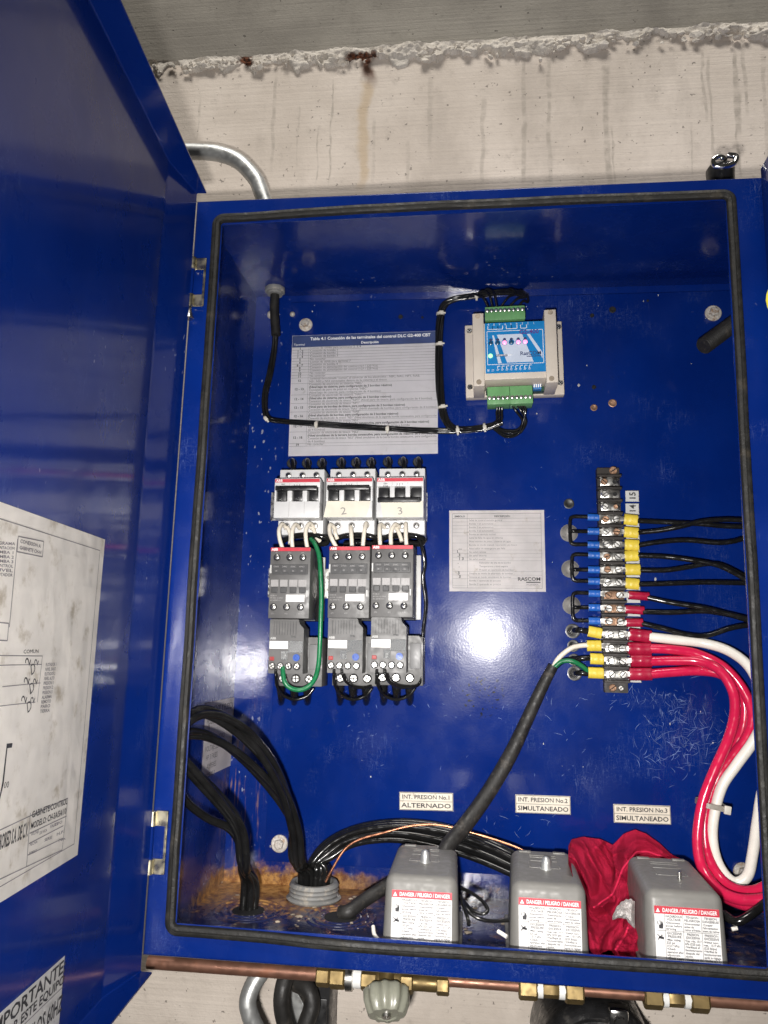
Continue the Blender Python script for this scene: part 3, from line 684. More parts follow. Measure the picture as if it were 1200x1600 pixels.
pr.vl(xc, z, -hd, 0.00022)
pr.build(t, Y1, 'ink', 'print'); pg.build(t, Y1, 'ink_grey', 'fine_print')

t, W_, H_ = sheet_on_plate('legend_sheet', 'small white framed legend label in the middle of the back plate', 'sheet', (702, 798), (850, 797), (702, 924), 'paper_yellowed', seed=5)
pg = Print(); pk = Print(); m = 0.004
for (a, b, c, d) in ((m, -m, W_-m, -m), (m, -H_+m, W_-m, -H_+m)): pg.hl(a, c, b, 0.0004)
for x in (m, W_-m, 0.0215): pg.vl(x, -H_+m, -m, 0.0003)
lg = ['Señal de control remoto general', 'Bomba 1 en automático', 'Bomba 2 en automático', 'Bomba 3 en automático', 'Bomba en servicio normal', 'Señal de falta de agua en cisterna', 'Nivel mínimo de pozo / cisterna sin agua', 'Bomba en modo manual / operación sin tinaco', 'Alternador de emergencia por falla', 'Sin señal remota', 'Sin señal externa', 'Sin señal auxiliar', 'Relevador de alta de la bomba', 'Temperatura y nivel seguro', 'Presión en operación de bombas', 'Sistema en modo de alternado de bombas', 'Sistema en modo simultáneo de bombas', 'Bomba 1 operando en presión', 'Bomba 2 operando en presión']
z = -m-0.0058; pk.text('SÍMBOLO', 0.0125, z+0.0014, 0.0030, 1, 1, 'c'); pk.text('DESCRIPCIÓN', W_*.56, z+0.0014, 0.0030, 1, 1, 'c'); pg.hl(m, W_-m, z, 0.0004)
lh = (H_-2*m-0.0058)/(len(lg)+0.6)
for k, s_ in enumerate(lg):
    z -= lh; pg.text(s_, 0.0235+(0.012 if 12 <= k <= 14 else 0), z+lh*.22, 0.0030)
    if k not in (5, 7, 12, 13, 17): pg.hl(m, W_-m, z, 0.0002)
    if k in (8, 9, 10, 11, 12, 13, 15, 16): pk.text(('....', '1.', '.3', '1 3', ' .', ' .', '3', ' 3', ' 3')[k-8], 0.0085+0.0012*(k % 3), z+lh*.2, 0.0050, 1, 1)
pk.text('RASCOM', W_-m-0.002, -H_+0.0128, 0.0060, 1.1, 1, 'r'); pk.rect(W_-m-0.0185, -H_+0.0103, W_-m-0.002, -H_+0.0116); pg.text('INGENIERIA', W_-m-0.0045, -H_+0.0072, 0.0026, 1, 0, 'r')
pk.build(t, Y1, 'ink', 'print'); pg.build(t, Y1, 'ink_grey', 'fine_print')

for (TL, TR, BL, l1, l2, lab) in (((624, 1237), (708, 1239), (625, 1263), 'INT. PRESION No.1', 'ALTERNADO', 'cream nameplate reading INT. PRESION No.1 ALTERNADO, the leftmost of three'),
        ((805, 1241), (891, 1244), (806, 1268), 'INT. PRESION No.2', 'SIMULTANEADO', 'cream nameplate reading INT. PRESION No.2 SIMULTANEADO, the middle of three'),
        ((958, 1256), (1047, 1259), (958, 1286), 'INT. PRESION No.3', 'SIMULTANEADO', 'cream nameplate reading INT. PRESION No.3 SIMULTANEADO, right of the other two')):
    a, b, c = at(*TL, YP), at(*TR, YP), at(*BL, YP); W_ = (b-a).length; H_ = 0.0196
    t = thing('nameplate', lab, 'nameplate', (a.x, YP, a.z), -math.atan2(b.z-a.z, b.x-a.x), 'nameplates of the pressure switches')
    bm = new(); box(bm, 0, W_, -0.0012, -0.0001, -H_, 0, 0.0003); obj('plate', bm, 'plate_cream', t, smooth=0)
    pr = Print(); pr.text(l1, W_/2, -0.0072, 0.0064, 1, 1, 'c', 0, W_*.90); pr.text(l2, W_/2, -0.0165, 0.0068, 1, 1, 'c', 0, W_*.92); pr.hl(0.0008, W_-0.0008, -0.0096, 0.0004)
    for x in (0.0006, W_-0.0006): pr.vl(x, -H_+0.0006, -0.0006, 0.0005)
    for z in (-0.0006, -H_+0.0006): pr.hl(0.0006, W_-0.0006, z, 0.0005)
    pr.build(t, -0.0014, 'ink')

# sticker on the left side wall
p0 = atx(321, 1098, 0.0019); p1 = atx(366, 1089, 0.0019); p2 = atx(313, 1218, 0.0019)
sw = thing('side_wall_label', 'faded grey label on the left inner side wall behind the cables', 'label', (0.0019, p0.y, p0.z))
sw.rotation_euler = (0, 0, math.radians(90)); W_ = p1.y-p0.y; H_ = p0.z-p2.z
sheetmesh('sheet', W_, H_, 'paper_yellowed', sw, curl=0.6)
pr = Print(); pr.text('CONTROL Y FUERZA', W_/2, -0.012, 0.010, 1, 1, 'c', 0, W_*.9)
for k in range(9): pr.text(('MODELO', '2', 'SISTEMA HIDRO', 'VOLTAJE 220', 'HP 3 FASES', 'AMPERES', 'BOMBAS 3', 'SERIE', 'FECHA')[k], 0.006+0.004*(k % 3), -0.024-0.0095*k, 0.008 if k != 1 else 0.014, 1, 0)
pr.build(sw, -0.001, 'ink_grey')

# stickers on the door
def door_sheet(name, label, TR, BR, mat, W_):
    n = DN; base = dp(0, S+0.0022, 0)
    a = atp(*TR, base, n); c = atp(*BR, base, n); H_ = a.z-c.z
    t = thing(name, label, 'sticker', a+Vector((0, 0, 0))); t.rotation_euler = (0, 0, math.atan2(-DU.y, -DU.x))
    # local x runs from the free edge to the hinge; top right corner at the origin
    sh = sheetmesh('sheet', W_, H_, mat, t, curl=0.7, nx=20, seed=9); sh.location = (-W_, 0, 0)
    def q(px, py):
        v = atp(px, py, base, n)-a; return (v.dot(-DU), v.z)
    return t, H_, q
t, H_, q = door_sheet('wiring_diagram_sticker', 'large stained white wiring diagram sticker on the open door', (163, 843), (113, 1340), 'paper_stained', 0.30)
pr = Print(); pg = Print(); m = 0.010
for z in (-m, -H_+m): pg.hl(-0.29, -m, z, 0.0006)
for x in (-m,): pg.vl(x, -H_+m, -m, 0.0006)
def ln(P_, a, b, w_=0.0007):
    (x0, z0), (x1, z1) = a, b; dx, dz = x1-x0, z1-z0; L = math.hypot(dx, dz) or 1; nx_, nz2 = -dz/L*w_/2, dx/L*w_/2
    P_.poly([(x0+nx_, z0+nz2), (x1+nx_, z1+nz2), (x1-nx_, z1-nz2), (x0-nx_, z0-nz2)])
def wr(P_, s, px, py, px2, py2, hpx, bold=0):
    a, b = q(px, py), q(px2, py2); c = q(px, py-hpx); P_.text(s, a[0], a[1], (c[1]-a[1])/0.72, 1, bold, 'l', math.atan2(b[1]-a[1], b[0]-a[0]), abs(b[0]-a[0]))
wr(pg, 'CONEXION A', 28, 848, 60, 856, 6, 1); wr(pg, 'GABINETE CH-N', 27, 858, 61, 866, 6, 1)
c4 = [q(25, 838), q(65, 846), q(63, 870), q(23, 862)]
for k in range(4): ln(pg, c4[k], c4[(k+1) % 4])
for k in range(8): wr(pg, ('DIAGRAMA', 'ALIMENTACION', 'BOMBA 1', 'BOMBA 2', 'BOMBA 3', 'CONTROL', 'NIVEL', 'FLOTADOR')[k], -20+k, 850+k*7, 20-k*0.6, 852+k*7, 5, 1)
ln(pg, q(24, 842), q(11, 980)); ln(pg, q(-10, 972), q(10, 974)); ln(pg, q(-10, 1000), q(8, 1001)); ln(pg, q(10, 974), q(8, 1001))
wr(pr, 'COMUN', 33, 1021, 57, 1020, 6)
for (a, b) in (((-20, 1024), (63, 1025)), ((-20, 1040), (62, 1038)), ((0, 1073), (60, 1067)), ((-20, 1105), (52, 1097)), ((63, 1025), (55, 1097))): ln(pg, q(*a), q(*b), 0.0005)
for (px, py) in ((50, 1039), (48, 1069), (44, 1098)):
    pr.text('2', *q(px-8, py+3), 0.010, 1, 0, 'l', 1.2); pr.text('2', *q(px+5, py+2), 0.008, 1, 0, 'l', 1.2); pr.text('D', *q(px-5, py+17), 0.010, 0.9, 0, 'l', 0.4)
for k in range(11): wr(pg, ('FLOTADOR 1', 'NIVEL BAJO', 'FLOTADOR 2', 'NIVEL ALTO', 'PRESION 1', 'PRESION 2', 'PRESION 3', 'ALARMA', 'REMOTO', 'PARO', 'TIERRA')[k], 68-k*0.9, 1041+k*7.3, 85-k*1.1, 1040+k*7.2, 5.2, 1)
c = [q(7, 1162), q(16, 1161), q(15, 1168), q(8, 1169), q(2, 1225), q(-4, 1250), q(-5, 1247), q(0, 1222)]
pr.poly(c)
wr(pr, '00', 2, 1232, 10, 1230, 10)
wr(pr, 'GABINETE/CONTROL', 46, 1278, 102, 1256, 10, 1); wr(pr, 'MODELO: CH-3A/5A/10', 44, 1296, 100, 1271, 10, 1)
a_, b_, c_ = q(0, 1325), q(40, 1306), q(40, 1284); pr.text('HIDRORED S.A. DE C.V.', b_[0], b_[1], (c_[1]-b_[1])/0.72, 1, 1, 'r', 0, (b_[0]-a_[0])*1.36)
ln(pg, q(-40, 1314), q(103, 1247)); ln(pg, q(43, 1302), q(101, 1275)); ln(pg, q(44, 1270), q(38, 1355)); ln(pg, q(42, 1318), q(96, 1290)); ln(pg, q(40, 1336), q(95, 1310)); ln(pg, q(-60, 1400), q(94, 1328)); ln(pg, q(103, 1247), q(94, 1328))
for (s_, a) in (('VOLTAJE', (45, 1306)), ('220 VCA', (58, 1304)), ('FASES', (75, 1294)), ('TIPO', (82, 1291)), ('FECHA', (43, 1322)), ('SERIE', (66, 1315)), ('H.P.', (85, 1306)), ('BOMBAS 3', (42, 1336)), ('No.', (88, 1316))): wr(pg, s_, a[0], a[1], a[0]+12, a[1]-5, 4.5, 1)
pr.build(t, -0.0014, 'ink'); pg.build(t, -0.0014, 'ink_grey', 'fine_print')

t, H_, q = door_sheet('warning_sticker', 'white sticker headed IMPORTANTE low on the open door', (100, 1493), (86, 1660), 'label_white', 0.26)
pr = Print()
def wright(s_, full, shown, px, py, px2, py2, hpx):
    a, b, c = q(px, py), q(px2, py2), q(px2, py2-hpx); k = pr.width(full, 1, 1, 1)/pr.width(shown, 1, 1, 1)
    pr.text(full, b[0], b[1], (c[1]-b[1])/0.72, 1, 1, 'r', 0.0, (b[0]-a[0])*k)
wright(0, 'IMPORTANTE:', 'PORTANTE:', 2, 1585, 99, 1516, 19); wright(0, 'CONECTAR ESTE EQUIPO', 'TAR ESTE EQUIPO', 1, 1604, 97, 1535, 13); wright(0, 'A 4 HILOS 60HZ', 'HILOS 60HZ', 38, 1612, 93, 1578, 24)
pr.build(t, -0.0014, 'ink')
pp = Print(); pp.hl(-0.25, -0.001, q(97, 1540)[1], 0.0006); pp.build(t, -0.0014, 'ink_grey', 'rule')

# ------------------------------------------------------------------ programmable controller
fr = Fr(804, 560, -0.02, math.radians(-1.3)); A = fr
plc = thing('pump_controller', 'beige pump controller with blue faceplate and green terminal blocks', 'controller', fr.loc, fr.a)
bm = new(); A.box(bm, 727, 505, 880, 619, -0.024, YP-0.0002, 0.001); obj('base', bm, 'beige', plc, smooth=30)
bm = new(); x0, x1, z0, z1 = A.R(756, 503, 853, 592, -0.066); box(bm, x0-0.001, x1+0.001, -0.066-YP, -0.0242-YP, z0, z1, 0.0012); obj('housing', bm, 'beige', plc, smooth=30)
for (a, b, c, d) in ((739, 489.5, 756.5, 603), (852, 483.5, 870.5, 597.5)):
    bm = new(); A.box(bm, a, b, c, d, -0.0695, -0.0243, 0.0008); pil = obj('pillar', bm, 'beige', plc, smooth=30)
    for yy in (b+4.5, d-6):
        v = A.L((a+c)/2-1.5+(yy-b)*0.02, yy, -0.0695); bm = new(); lathe(bm, (v.x, v.y-0.0001, v.z), (0, -1, 0), [(0, 0.0031), (0.0004, 0.0031), (0.0004, 0.0024), (0.0001, 0.0023), (0.0001, 0)], 16); obj('corner_plug', bm, 'silt', pil)
for (px, py) in ((733.5, 517.5), (734.5, 605), (872.5, 511), (875.5, 598.5)):
    v = A.L(px, py, -0.024); bm = new(); screw(bm, v.x, v.y-0.0002, v.z, 0.0033, 0.0018, True, 0.8); screw(bm, v.x, v.y-0.0004, v.z, 0.0033, 0.0018, True, 2.37); obj('screw', bm, 'screw', plc)
# faceplate graphics: sheet + printed shapes
yf = -0.0664
a, b, c, d = (A.L(*k, yf) for k in ((757, 506), (850.6, 500.7), (853.4, 579.6), (759.4, 584.6)))
bm = new(); fx0, fx1 = (a.x+d.x)/2, (b.x+c.x)/2; fz0, fz1 = (c.z+d.z)/2, (a.z+b.z)/2; box(bm, fx0, fx1, yf-YP, yf+0.0003-YP, fz0, fz1); fp = obj('faceplate', bm, 'face_blue', plc, smooth=0)
FW, FH = fx1-fx0, fz1-fz0
def F(u_, v_): return (fx0+FW*u_, fz1-FH*v_)
pr = Print(); pr.poly([F(.04, .30), F(.12, .30), F(.34, .82), F(.24, .82)][::-1]) if False else None
pr.poly([F(.20, .24), F(.62, .24), F(.80, .80), F(.36, .80)]); pr.poly([F(.12, .25), F(.15, .25), F(.27, .81), F(.21, .81)]); pr.poly([F(.70, .25), F(.75, .25), F(.95, .62), F(.95, .74)])
pr.build(fp, yf-YP-0.0003, 'face_pale', 'pale_stripe')
pr = Print()
def rr(P_, u0, v0, u1, v1, w_=0.0005):
    for (p_, q_) in (((u0, v0), (u1, v0)), ((u1, v0), (u1, v1)), ((u1, v1), (u0, v1)), ((u0, v1), (u0, v0))):
        ln(P_, F(*p_), F(*q_), w_)
rr(pr, .035, .17, .965, .83, 0.0006)
for (u0, u1) in ((.05, .13), (.13, .22), (.22, .30), (.36, .45), (.45, .54), (.60, .70)):
    ln(pr, F(u0, .06), F(u0, .13)); ln(pr, F(u0, .13), F(u1, .13)); ln(pr, F(u1, .06), F(u1, .13))
for k, s_ in enumerate(('9', '8', '7', '6', '5', '4', '3', '2', '1')): pr.text(s_, *F(.06+.095*k, .055), 0.0034, 1, 0, 'c')
for k in range(10):
    pr.text(str(10+k), *F(.06+.075*k, .965), 0.0036, 0.8, 1, 'l', 1.2 if k > 1 else 1.57)
    if k > 1: ln(pr, F(.05+.075*k, .865), F(.05+.075*k+.045, .865)); ln(pr, F(.05+.075*k, .865), F(.05+.075*k, .91))
for k in range(6): pr.text(('BC', 'AC', 'B1', 'B2', 'B3', 'B4')[k], *F(.105+.115*k, .375), 0.0028, 1, 1, 'c')
pr.build(fp, yf-YP-0.0005, 'ink_white', 'white_print')
pr = Print(); pr.text('G2-400', *F(.90, .245), 0.0074, 1, 1, 'r'); pr.build(fp, yf-YP-0.0006, 'ink_purple', 'model_print')
pr = Print(); pr.text('RasCOM', *F(.93, .665), 0.0066, 1, 1, 'r'); pr.rect(*F(.69, .70), *F(.93, .685)); pr.rect(F(.17, .675)[0], F(.17, .675)[1], F(.37, .635)[0], F(.37, .635)[1]); pr.build(fp, yf-YP-0.0006, 'ink_navy', 'maker_print')
pr = Print(); pr.text('ALIMENTACION', *F(.18, .667), 0.0026, 1, 1); pr.build(fp, yf-YP-0.0008, 'ink_white', 'power_print')
for k in range(6):
    x, z = F(.095+.115*k, .40); lit = k in (2, 4, 5)
    bm = new(); lathe(bm, (x, yf-YP-0.0005, z), (0, -1, 0), [(0, 0.0034), (0.0004, 0.0034)], 18); kh = obj('lamp_ring', bm, 'led_red' if False else 'face_blue', plc)
    bm = new(); lathe(bm, (x, yf-YP-0.0008, z-0.0004), (0, -1, 0), [(0, 0.0027), (0.001, 0.0023), (0.0016, 0.001), (0.0017, 0)], 16); obj('led', bm, 'led_red' if lit else 'led_off', plc)
    bm = new(); lathe(bm, (x, yf-YP-0.0005, z+0.0036), (0, -1, 0), [(0, 0.0019), (0.0005, 0.0018)], 14); obj('lamp_cap', bm, 'ink_navy', plc)
x, z = F(.085, .655); bm = new(); lathe(bm, (x, yf-YP-0.0004, z), (0, -1, 0), [(0, 0.0027), (0.0009, 0.0023), (0.0013, 0)], 16); obj('power_led', bm, 'led_green', plc)
# green pluggable terminals
def green_block(px0, py0, px1, py1, Yf, n, sy, slots_up):
    bm = new(); x0, x1, z0, z1 = A.R(px0, py0, px1, py1, Yf); box(bm, x0, x1, Yf-YP, -0.030-YP, z0, z1, 0.0004)
    dz = (z1-z0); zz = z0+dz*sy
    for k in range(n+1): x = x0+(x1-x0)*k/n; box(bm, x-0.00025, x+0.00025, Yf-YP-0.0005, Yf-YP+0.001, z0+0.0004, z1-dz*.45 if slots_up else z0+dz*.45)
    g_ = obj('terminal_block', bm, 'terminal_green', plc, smooth=30)
    for k in range(n):
        x = x0+(x1-x0)*(k+.5)/n
        bm = new(); lathe(bm, (x, Yf-YP-0.0001, zz), (0, -1, 0), [(0, 0.0026), (0.0003, 0.0026), (0.0003, 0.0021)], 14); obj('screw_well', bm, 'pcb', g_)
        bm = new(); screw(bm, x, Yf-YP-0.0003, zz, 0.0021, 0.0008, False); obj('screw', bm, 'screw', g_)
green_block(758, 478.5, 820, 499.5, -0.050, 9, 0.72, True)
green_block(761.5, 604, 796.4, 631.5, -0.050, 5, 0.36, False); green_block(796.9, 602.5, 832, 630.5, -0.050, 5, 0.36, False)
bm = new(); A.box(bm, 759, 593, 852, 612, -0.036, -0.0245, 0); obj('circuit_board', bm, 'pcb', plc, smooth=0)
bm = new(); A.box(bm, 833, 596, 846, 608, -0.044, -0.0362, 0.0004); dip = obj('dip_switch', bm, 'dip_blue', plc, smooth=0)
x0, x1, z0, z1 = A.R(833, 596, 846, 608, -0.044)
for k in range(4): bm = new(); xx = x0+(x1-x0)*(k+.5)/4; box(bm, xx-0.0007, xx+0.0007, -0.0452-YP, -0.0441-YP, z0+0.002, z1-0.001, 0.0001); obj('lever', bm, 'ink_white', dip, smooth=0)

# ------------------------------------------------------------------ DIN rails
for (px0, px1, py0, py1, lab) in ((424, 667, 769, 815, 'steel mounting rail behind the three circuit breakers'), (420, 656, 889, 936, 'steel mounting rail behind the three contactors')):
    a = at(px0, py0, -0.022); b = at(px1, py1, -0.022); zc = (a.z+b.z)/2
    bm = new(); h = 0.0175
    prism(bm, [(a.x, zc-h), (b.x, zc-h), (b.x, zc+h), (a.x, zc+h)], -0.0215, -0.0203, 0.0002)
    box(bm, a.x, b.x, -0.0203, YP-0.0002, zc-0.0125, zc+0.0125, 0.0004)
    t = tag(obj('din_rail', bm, 'steel', smooth=30), lab, 'rail')
# white end stops of the breaker rail
t = None

# ------------------------------------------------------------------ circuit breakers
B = Fr(428, 749, -0.080, 0.0)
brk = thing('circuit_breaker', 'three-pole white circuit breaker without tape, leftmost of the row', 'breaker', B.loc, math.radians(-0.6), 'circuit breakers on the upper rail')
x0, x1, z0, z1 = B.R(428, 747.5, 499.5, 809.5, -0.080)
Wb = x1-x0; yn, ys, yb = -0.080-YP, -0.057-YP, -0.0216-YP
_, _, su0, su1 = B.R(436, 734, 506, 748, -0.057); _, _, sl0, sl1 = B.R(433, 811, 504, 836, -0.057)
bm = new(); box(bm, x0, x1, ys, yb, sl0, su1, 0.0008); obj('body', bm, 'abs_white', brk, smooth=30)
zw1 = z1-Wb*.195; zw0 = z1-Wb*.505
bm = new(); box(bm, x0, x1, yn, ys-0.0001, zw1, z1, 0.0008); box(bm, x0, x1, yn, ys-0.0001, z0, zw0, 0.0008)
for k in range(4):
    xx = x0+Wb*(0.02, .335, .665, .98)[k]; hw = Wb*(.02, .05, .05, .02)[k]; box(bm, xx-hw, xx+hw, yn+0.0006, ys-0.0001, zw0-0.0003, zw1+0.0003, 0.0004)
obj('nose', bm, 'abs_white', brk, smooth=30)
bm = new()
for k in (1, 2): box(bm, x0+Wb*k/3-0.00018, x0+Wb*k/3+0.00018, yn-0.0001, yn+0.001, z0+0.001, zw0-0.0005)
for k in (1, 2): box(bm, x0+Wb*k/3-0.00018, x0+Wb*k/3+0.00018, yn-0.0001, yn+0.001, zw1+0.0005, z1-0.0055)
obj('pole_gap', bm, 'abs_rib', brk, smooth=0)
bm = new(); box(bm, x0+0.0006, x1-0.0006, yn-0.0004, yn+0.001, z1-0.0049, z1-0.0009, 0.0002); obj('red_stripe', bm, 'ink_red', brk, smooth=0)
pr = Print(); pr.text('ABB', x0+0.0018, z1-0.0043, 0.0042, 1, 1); pr.build(brk, yn-0.0006, 'ink_white', 'maker_print')
pr = Print()
for k in range(3):
    xx = x0+Wb*(.44+.055*k); pr.text('x', xx, z1-0.0086, 0.0026, 1, 1, 'c'); ln(pr, (xx, z1-0.0088), (xx-0.0008, z1-0.0108), 0.0003); ln(pr, (xx, z1-0.0108), (xx, z1-0.0125), 0.0003)
pr.text('S203', x0+Wb*.15, z1-0.0080, 0.0022, 1, 1); pr.text('C16', x0+Wb*.14, z1-0.0112, 0.0032, 1, 1); pr.build(brk, yn-0.0003, 'ink', 'print')
bm = new(); box(bm, x0+Wb*.03, x1-Wb*.03, ys-0.008, ys-0.0002, zw0+0.0002, zw1-0.0002); obj('toggle_recess', bm, 'hole', brk, smooth=0)
def toggles(root, up):
    zt = zw1-0.0012 if up else zw0+0.0012
    for k in range(3):
        xc = x0+Wb*(k+.5)/3-Wb*(.018, 0, -.018)[k]; hw = Wb*.105; bm = new()
        if up: box(bm, xc-hw, xc+hw, yn+0.004, ys-0.003, zw0+0.0012, zw1-0.0022, 0.0008)
        else: box(bm, xc-hw, xc+hw, yn+0.004, ys-0.003, zw0+0.0030, zw1-0.0008, 0.0008)
        obj('toggle', bm, 'black_plastic', root, smooth=30)
    bm = new(); zc = zw1-0.0016 if up else zw0+0.0006
    box(bm, x0+Wb*.03, x1-Wb*.06, yn-0.0035, yn+0.0046, zc-0.0028, zc+0.0028, 0.0009)
    for k in (.06, .90): lathe(bm, (x0+Wb*k, yn-0.0036, zc), (0, -1, 0), [(0, 0.0016), (0.0006, 0.0012)], 10)
    obj('handle_bar', bm, 'black_plastic', root, smooth=30)
def tscrews(root, zc, y, n=3, r=0.0031):
    for k in range(n):
        xc = x0+Wb*(.19+.315*k); bm = new(); lathe(bm, (xc, y-0.0001, zc), (0, -1, 0), [(0, r*1.35), (0.0003, r*1.35), (0.0003, r*1.1)], 16); wl = obj('screw_well', bm, 'abs_rib', root)
        bm = new(); screw(bm, xc, y-0.0003, zc, r, 0.001, True, 0.4+0.9*k); obj('screw', bm, 'steel', wl)
tscrews(brk, su1-(su1-su0)*.62, ys); tscrews(brk, sl1-(sl1-sl0)*.44, ys)
others = [dup(brk, Fr(508.5, 748, -0.080).loc, 'circuit breaker with masking tape marked 2 under its raised handle'), dup(brk, Fr(587, 747.5, -0.080).loc, 'circuit breaker with tape marked 3 and its black handle down')]
toggles(brk, True); toggles(others[0], True); toggles(others[1], False)
for root, num, sk in ((others[0], '2', 0), (others[1], '3', 1)):
    bm = new(); pts = ([(x0-0.002, z0+0.0003), (x0+0.0015, zw0-0.0002), (x1-0.002, zw0-0.0006), (x1-0.006, z0+0.0006)], [(x0+0.008, z0+0.0002), (x0+0.005, zw0-0.0012), (x1-0.001, zw0-0.0008), (x1-0.0005, z0+0.0005)])[sk]
    prism(bm, pts, yn-0.0003, yn-0.0006); tp = obj('tape', bm, 'masking_tape', root, smooth=0)
    pr = Print(); pr.text(num, x0+Wb*(.40, .52)[sk], z0+0.0035, 0.0120, 1.2, 0, 'c', 0.15); pr.build(tp, yn-0.0008, 'pencil', 'handwriting')

# ------------------------------------------------------------------ contactors
Cn = Fr(423, 855, -0.090)
con = thing('contactor', 'dark grey contactor beside the green wire, leftmost of three', 'contactor', Cn.loc, math.radians(-0.6), 'contactors on the middle rail')
x0, x1, z0, z1 = Cn.R(423, 855, 486.5, 966, -0.090); x0 = 0.0; x1 = 0.0462; z1 = 0.0; z0 = -0.0795
Wc, Hc = x1-x0, z1-z0; yf = -0.090-YP; yb = -0.0217-YP
bm = new(); box(bm, x0, x1, yf, -0.050-YP, z0, z1, 0.0008); obj('body', bm, 'abs_dark', con, smooth=30)
bm = new(); box(bm, x0+0.0008, x1-0.0008, -0.0501-YP, yb, z0-0.001, z1+0.004, 0.0008); obj('base', bm, 'abs_deep', con, smooth=30)
bm = new(); box(bm, x1-0.002, x1+0.0045, -0.028-YP, yb-0.0002, z0+0.000, z1-0.004, 0.0006); obj('foot', bm, 'abs_light', con, smooth=30)
bm = new(); box(bm, x0+0.0004, x1-0.0004, yf-0.0005, yf+0.001, z1-0.0045, z1-0.0004, 0.0003); obj('red_stripe', bm, 'ink_red', con, smooth=0)
pr = Print(); pr.text('ABB', x0+0.0015, z1-0.0040, 0.0040, 1, 1); pr.build(con, yf-0.0007, 'ink_white', 'maker_print')
def cu(px): return (px-93)/252*Wc
def cv(py): return -(py-100)/445*Hc
bm = new(); box(bm, cu(108), cu(330), yf-0.0010, yf+0.001, cv(272), cv(208), 0.0004)
for k in range(4): box(bm, cu(118+53*k), cu(160+53*k), yf-0.0016, yf-0.0009, cv(262), cv(236), 0.0003)
obj('auxiliary_cover', bm, 'abs_deep', con, smooth=0)
for k in range(4):
    a, b = cu((103, 160, 218, 275)[k]), cu((150, 207, 268, 325)[k])
    bm = new(); box(bm, a, b, yf-0.0003, yf+0.001, cv(348), cv(305)); 
    for s_ in range(5): xx = a+(b-a)*(s_+.5)/5; box(bm, xx-0.0005, xx+0.0005, yf-0.0011, yf-0.0002, cv(347), cv(306), 0.0002)
    obj('grille', bm, 'abs_rib', con, smooth=0)
    bm = new(); box(bm, a+0.0008, b-0.0008, yf-0.0013, yf+0.001, cv(388), cv(352), 0.0007); obj('indicator_button', bm, 'abs_deep', con, smooth=0)
bm = new(); box(bm, cu(200), cu(315), yf-0.0005, yf+0.001, cv(442), cv(398), 0.0002); obj('blank_tag', bm, 'label_white', con, smooth=0)
for (a, b, c, d) in ((326, 334, 412, 372), (95, 104, 265, 213)): bm = new(); box(bm, cu(a), cu(b), yf-0.0007, yf+0.001, cv(c), cv(d), 0.0002); obj('clip', bm, 'abs_light', con, smooth=0)
for (row, xs_) in ((165, (135, 215, 297)), (475, (124, 206, 292))):
    for k, px in enumerate(xs_):
        bm = new(); lathe(bm, (cu(px), yf-0.0001, cv(row)), (0, -1, 0), [(0, 0.0039), (0.0005, 0.0039), (0.0005, 0.0033)], 16); wl = obj('screw_well', bm, 'hole', con)
        bm = new(); screw(bm, cu(px), yf-0.0002, cv(row), 0.0030, 0.0012, True, 0.7+k); screw(bm, cu(px), yf-0.0003, cv(row), 0.0030, 0.0012, True, 2.27+k); obj('screw', bm, 'screw', wl)
pr = Print()
for k in range(3): pr.text(('1L1', '3L2', '5L3')[k], cu((135, 215, 297)[k]), cv(140), 0.0022, 1, 0, 'c'); pr.text(('2T1', '4T2', '6T3')[k], cu((124, 206, 292)[k]), cv(520), 0.0022, 1, 0, 'c')
for k in range(4): pr.text(('13NO', '21NC', '31NC', '43NO')[k], cu(118+53*k), cv(228), 0.0024); pr.text(('14', '22', '32', '44')[k], cu(128+53*k), cv(255), 0.0024)
for k in range(3): pr.text(('AF38-30', 'Ith 50A  Ui 690V', 'IEC 60947-4-1')[k], cu(105), cv(408+15*k), 0.0021)
pr.build(con, yf-0.0017, 'abs_rib', 'print')
con2 = dup(con, Fr(514.5, 853.5, -0.090).loc, 'dark grey contactor in the middle of the three below the breakers'); con3 = dup(con, Fr(581, 851.5, -0.090).loc, 'dark grey contactor on the right of the three below the breakers')

# ------------------------------------------------------------------ overload relays
On = Fr(422.5, 967.5, -0.084)
ov = thing('overload_relay', 'grey overload relay with green looped wire, under the leftmost contactor', 'relay', On.loc, math.radians(-0.6), 'overload relays under the contactors')
def ou(px): return (px-93)/252*0.0462
def ow(py): return -(py-548)/445*0.0795
yf = -0.086-YP; yl = -0.058-YP
bm = new(); prism(bm, [(ou(93), ow(880)), (ou(305), ow(880)), (ou(305), ow(605)), (ou(278), ow(575)), (ou(272), ow(548)), (ou(93), ow(548))], yf, yl+0.0005, 0.0005); obj('body', bm, 'abs_dark', ov, smooth=30)
bm = new(); box(bm, ou(98), ou(395), yl, -0.024-YP, ow(962), ow(660), 0.0008); prism(bm, [(ou(305), ow(655)), (ou(370), ow(655)), (ou(395), ow(700)), (ou(395), ow(780)), (ou(305), ow(780))], yl-0.002, yl-0.0001); obj('base', bm, 'abs_dark', ov, smooth=30)
bm = new(); box(bm, ou(318), ou(384), yl-0.006, yl-0.0022, ow(858), ow(700), 0.0006); obj('side_cover', bm, 'abs_mid', ov, smooth=30)
bm = new()
for k in range(9): box(bm, ou(120+17*k), ou(123+17*k), yf-0.0006, yf+0.001, ow(645), ow(560))
obj('ribs', bm, 'abs_deep', ov, smooth=0)
bm = new(); box(bm, ou(97), ou(211), yf-0.0007, yf+0.001, ow(730), ow(682), 0.0002); obj('blank_tag', bm, 'label_white', ov, smooth=0)
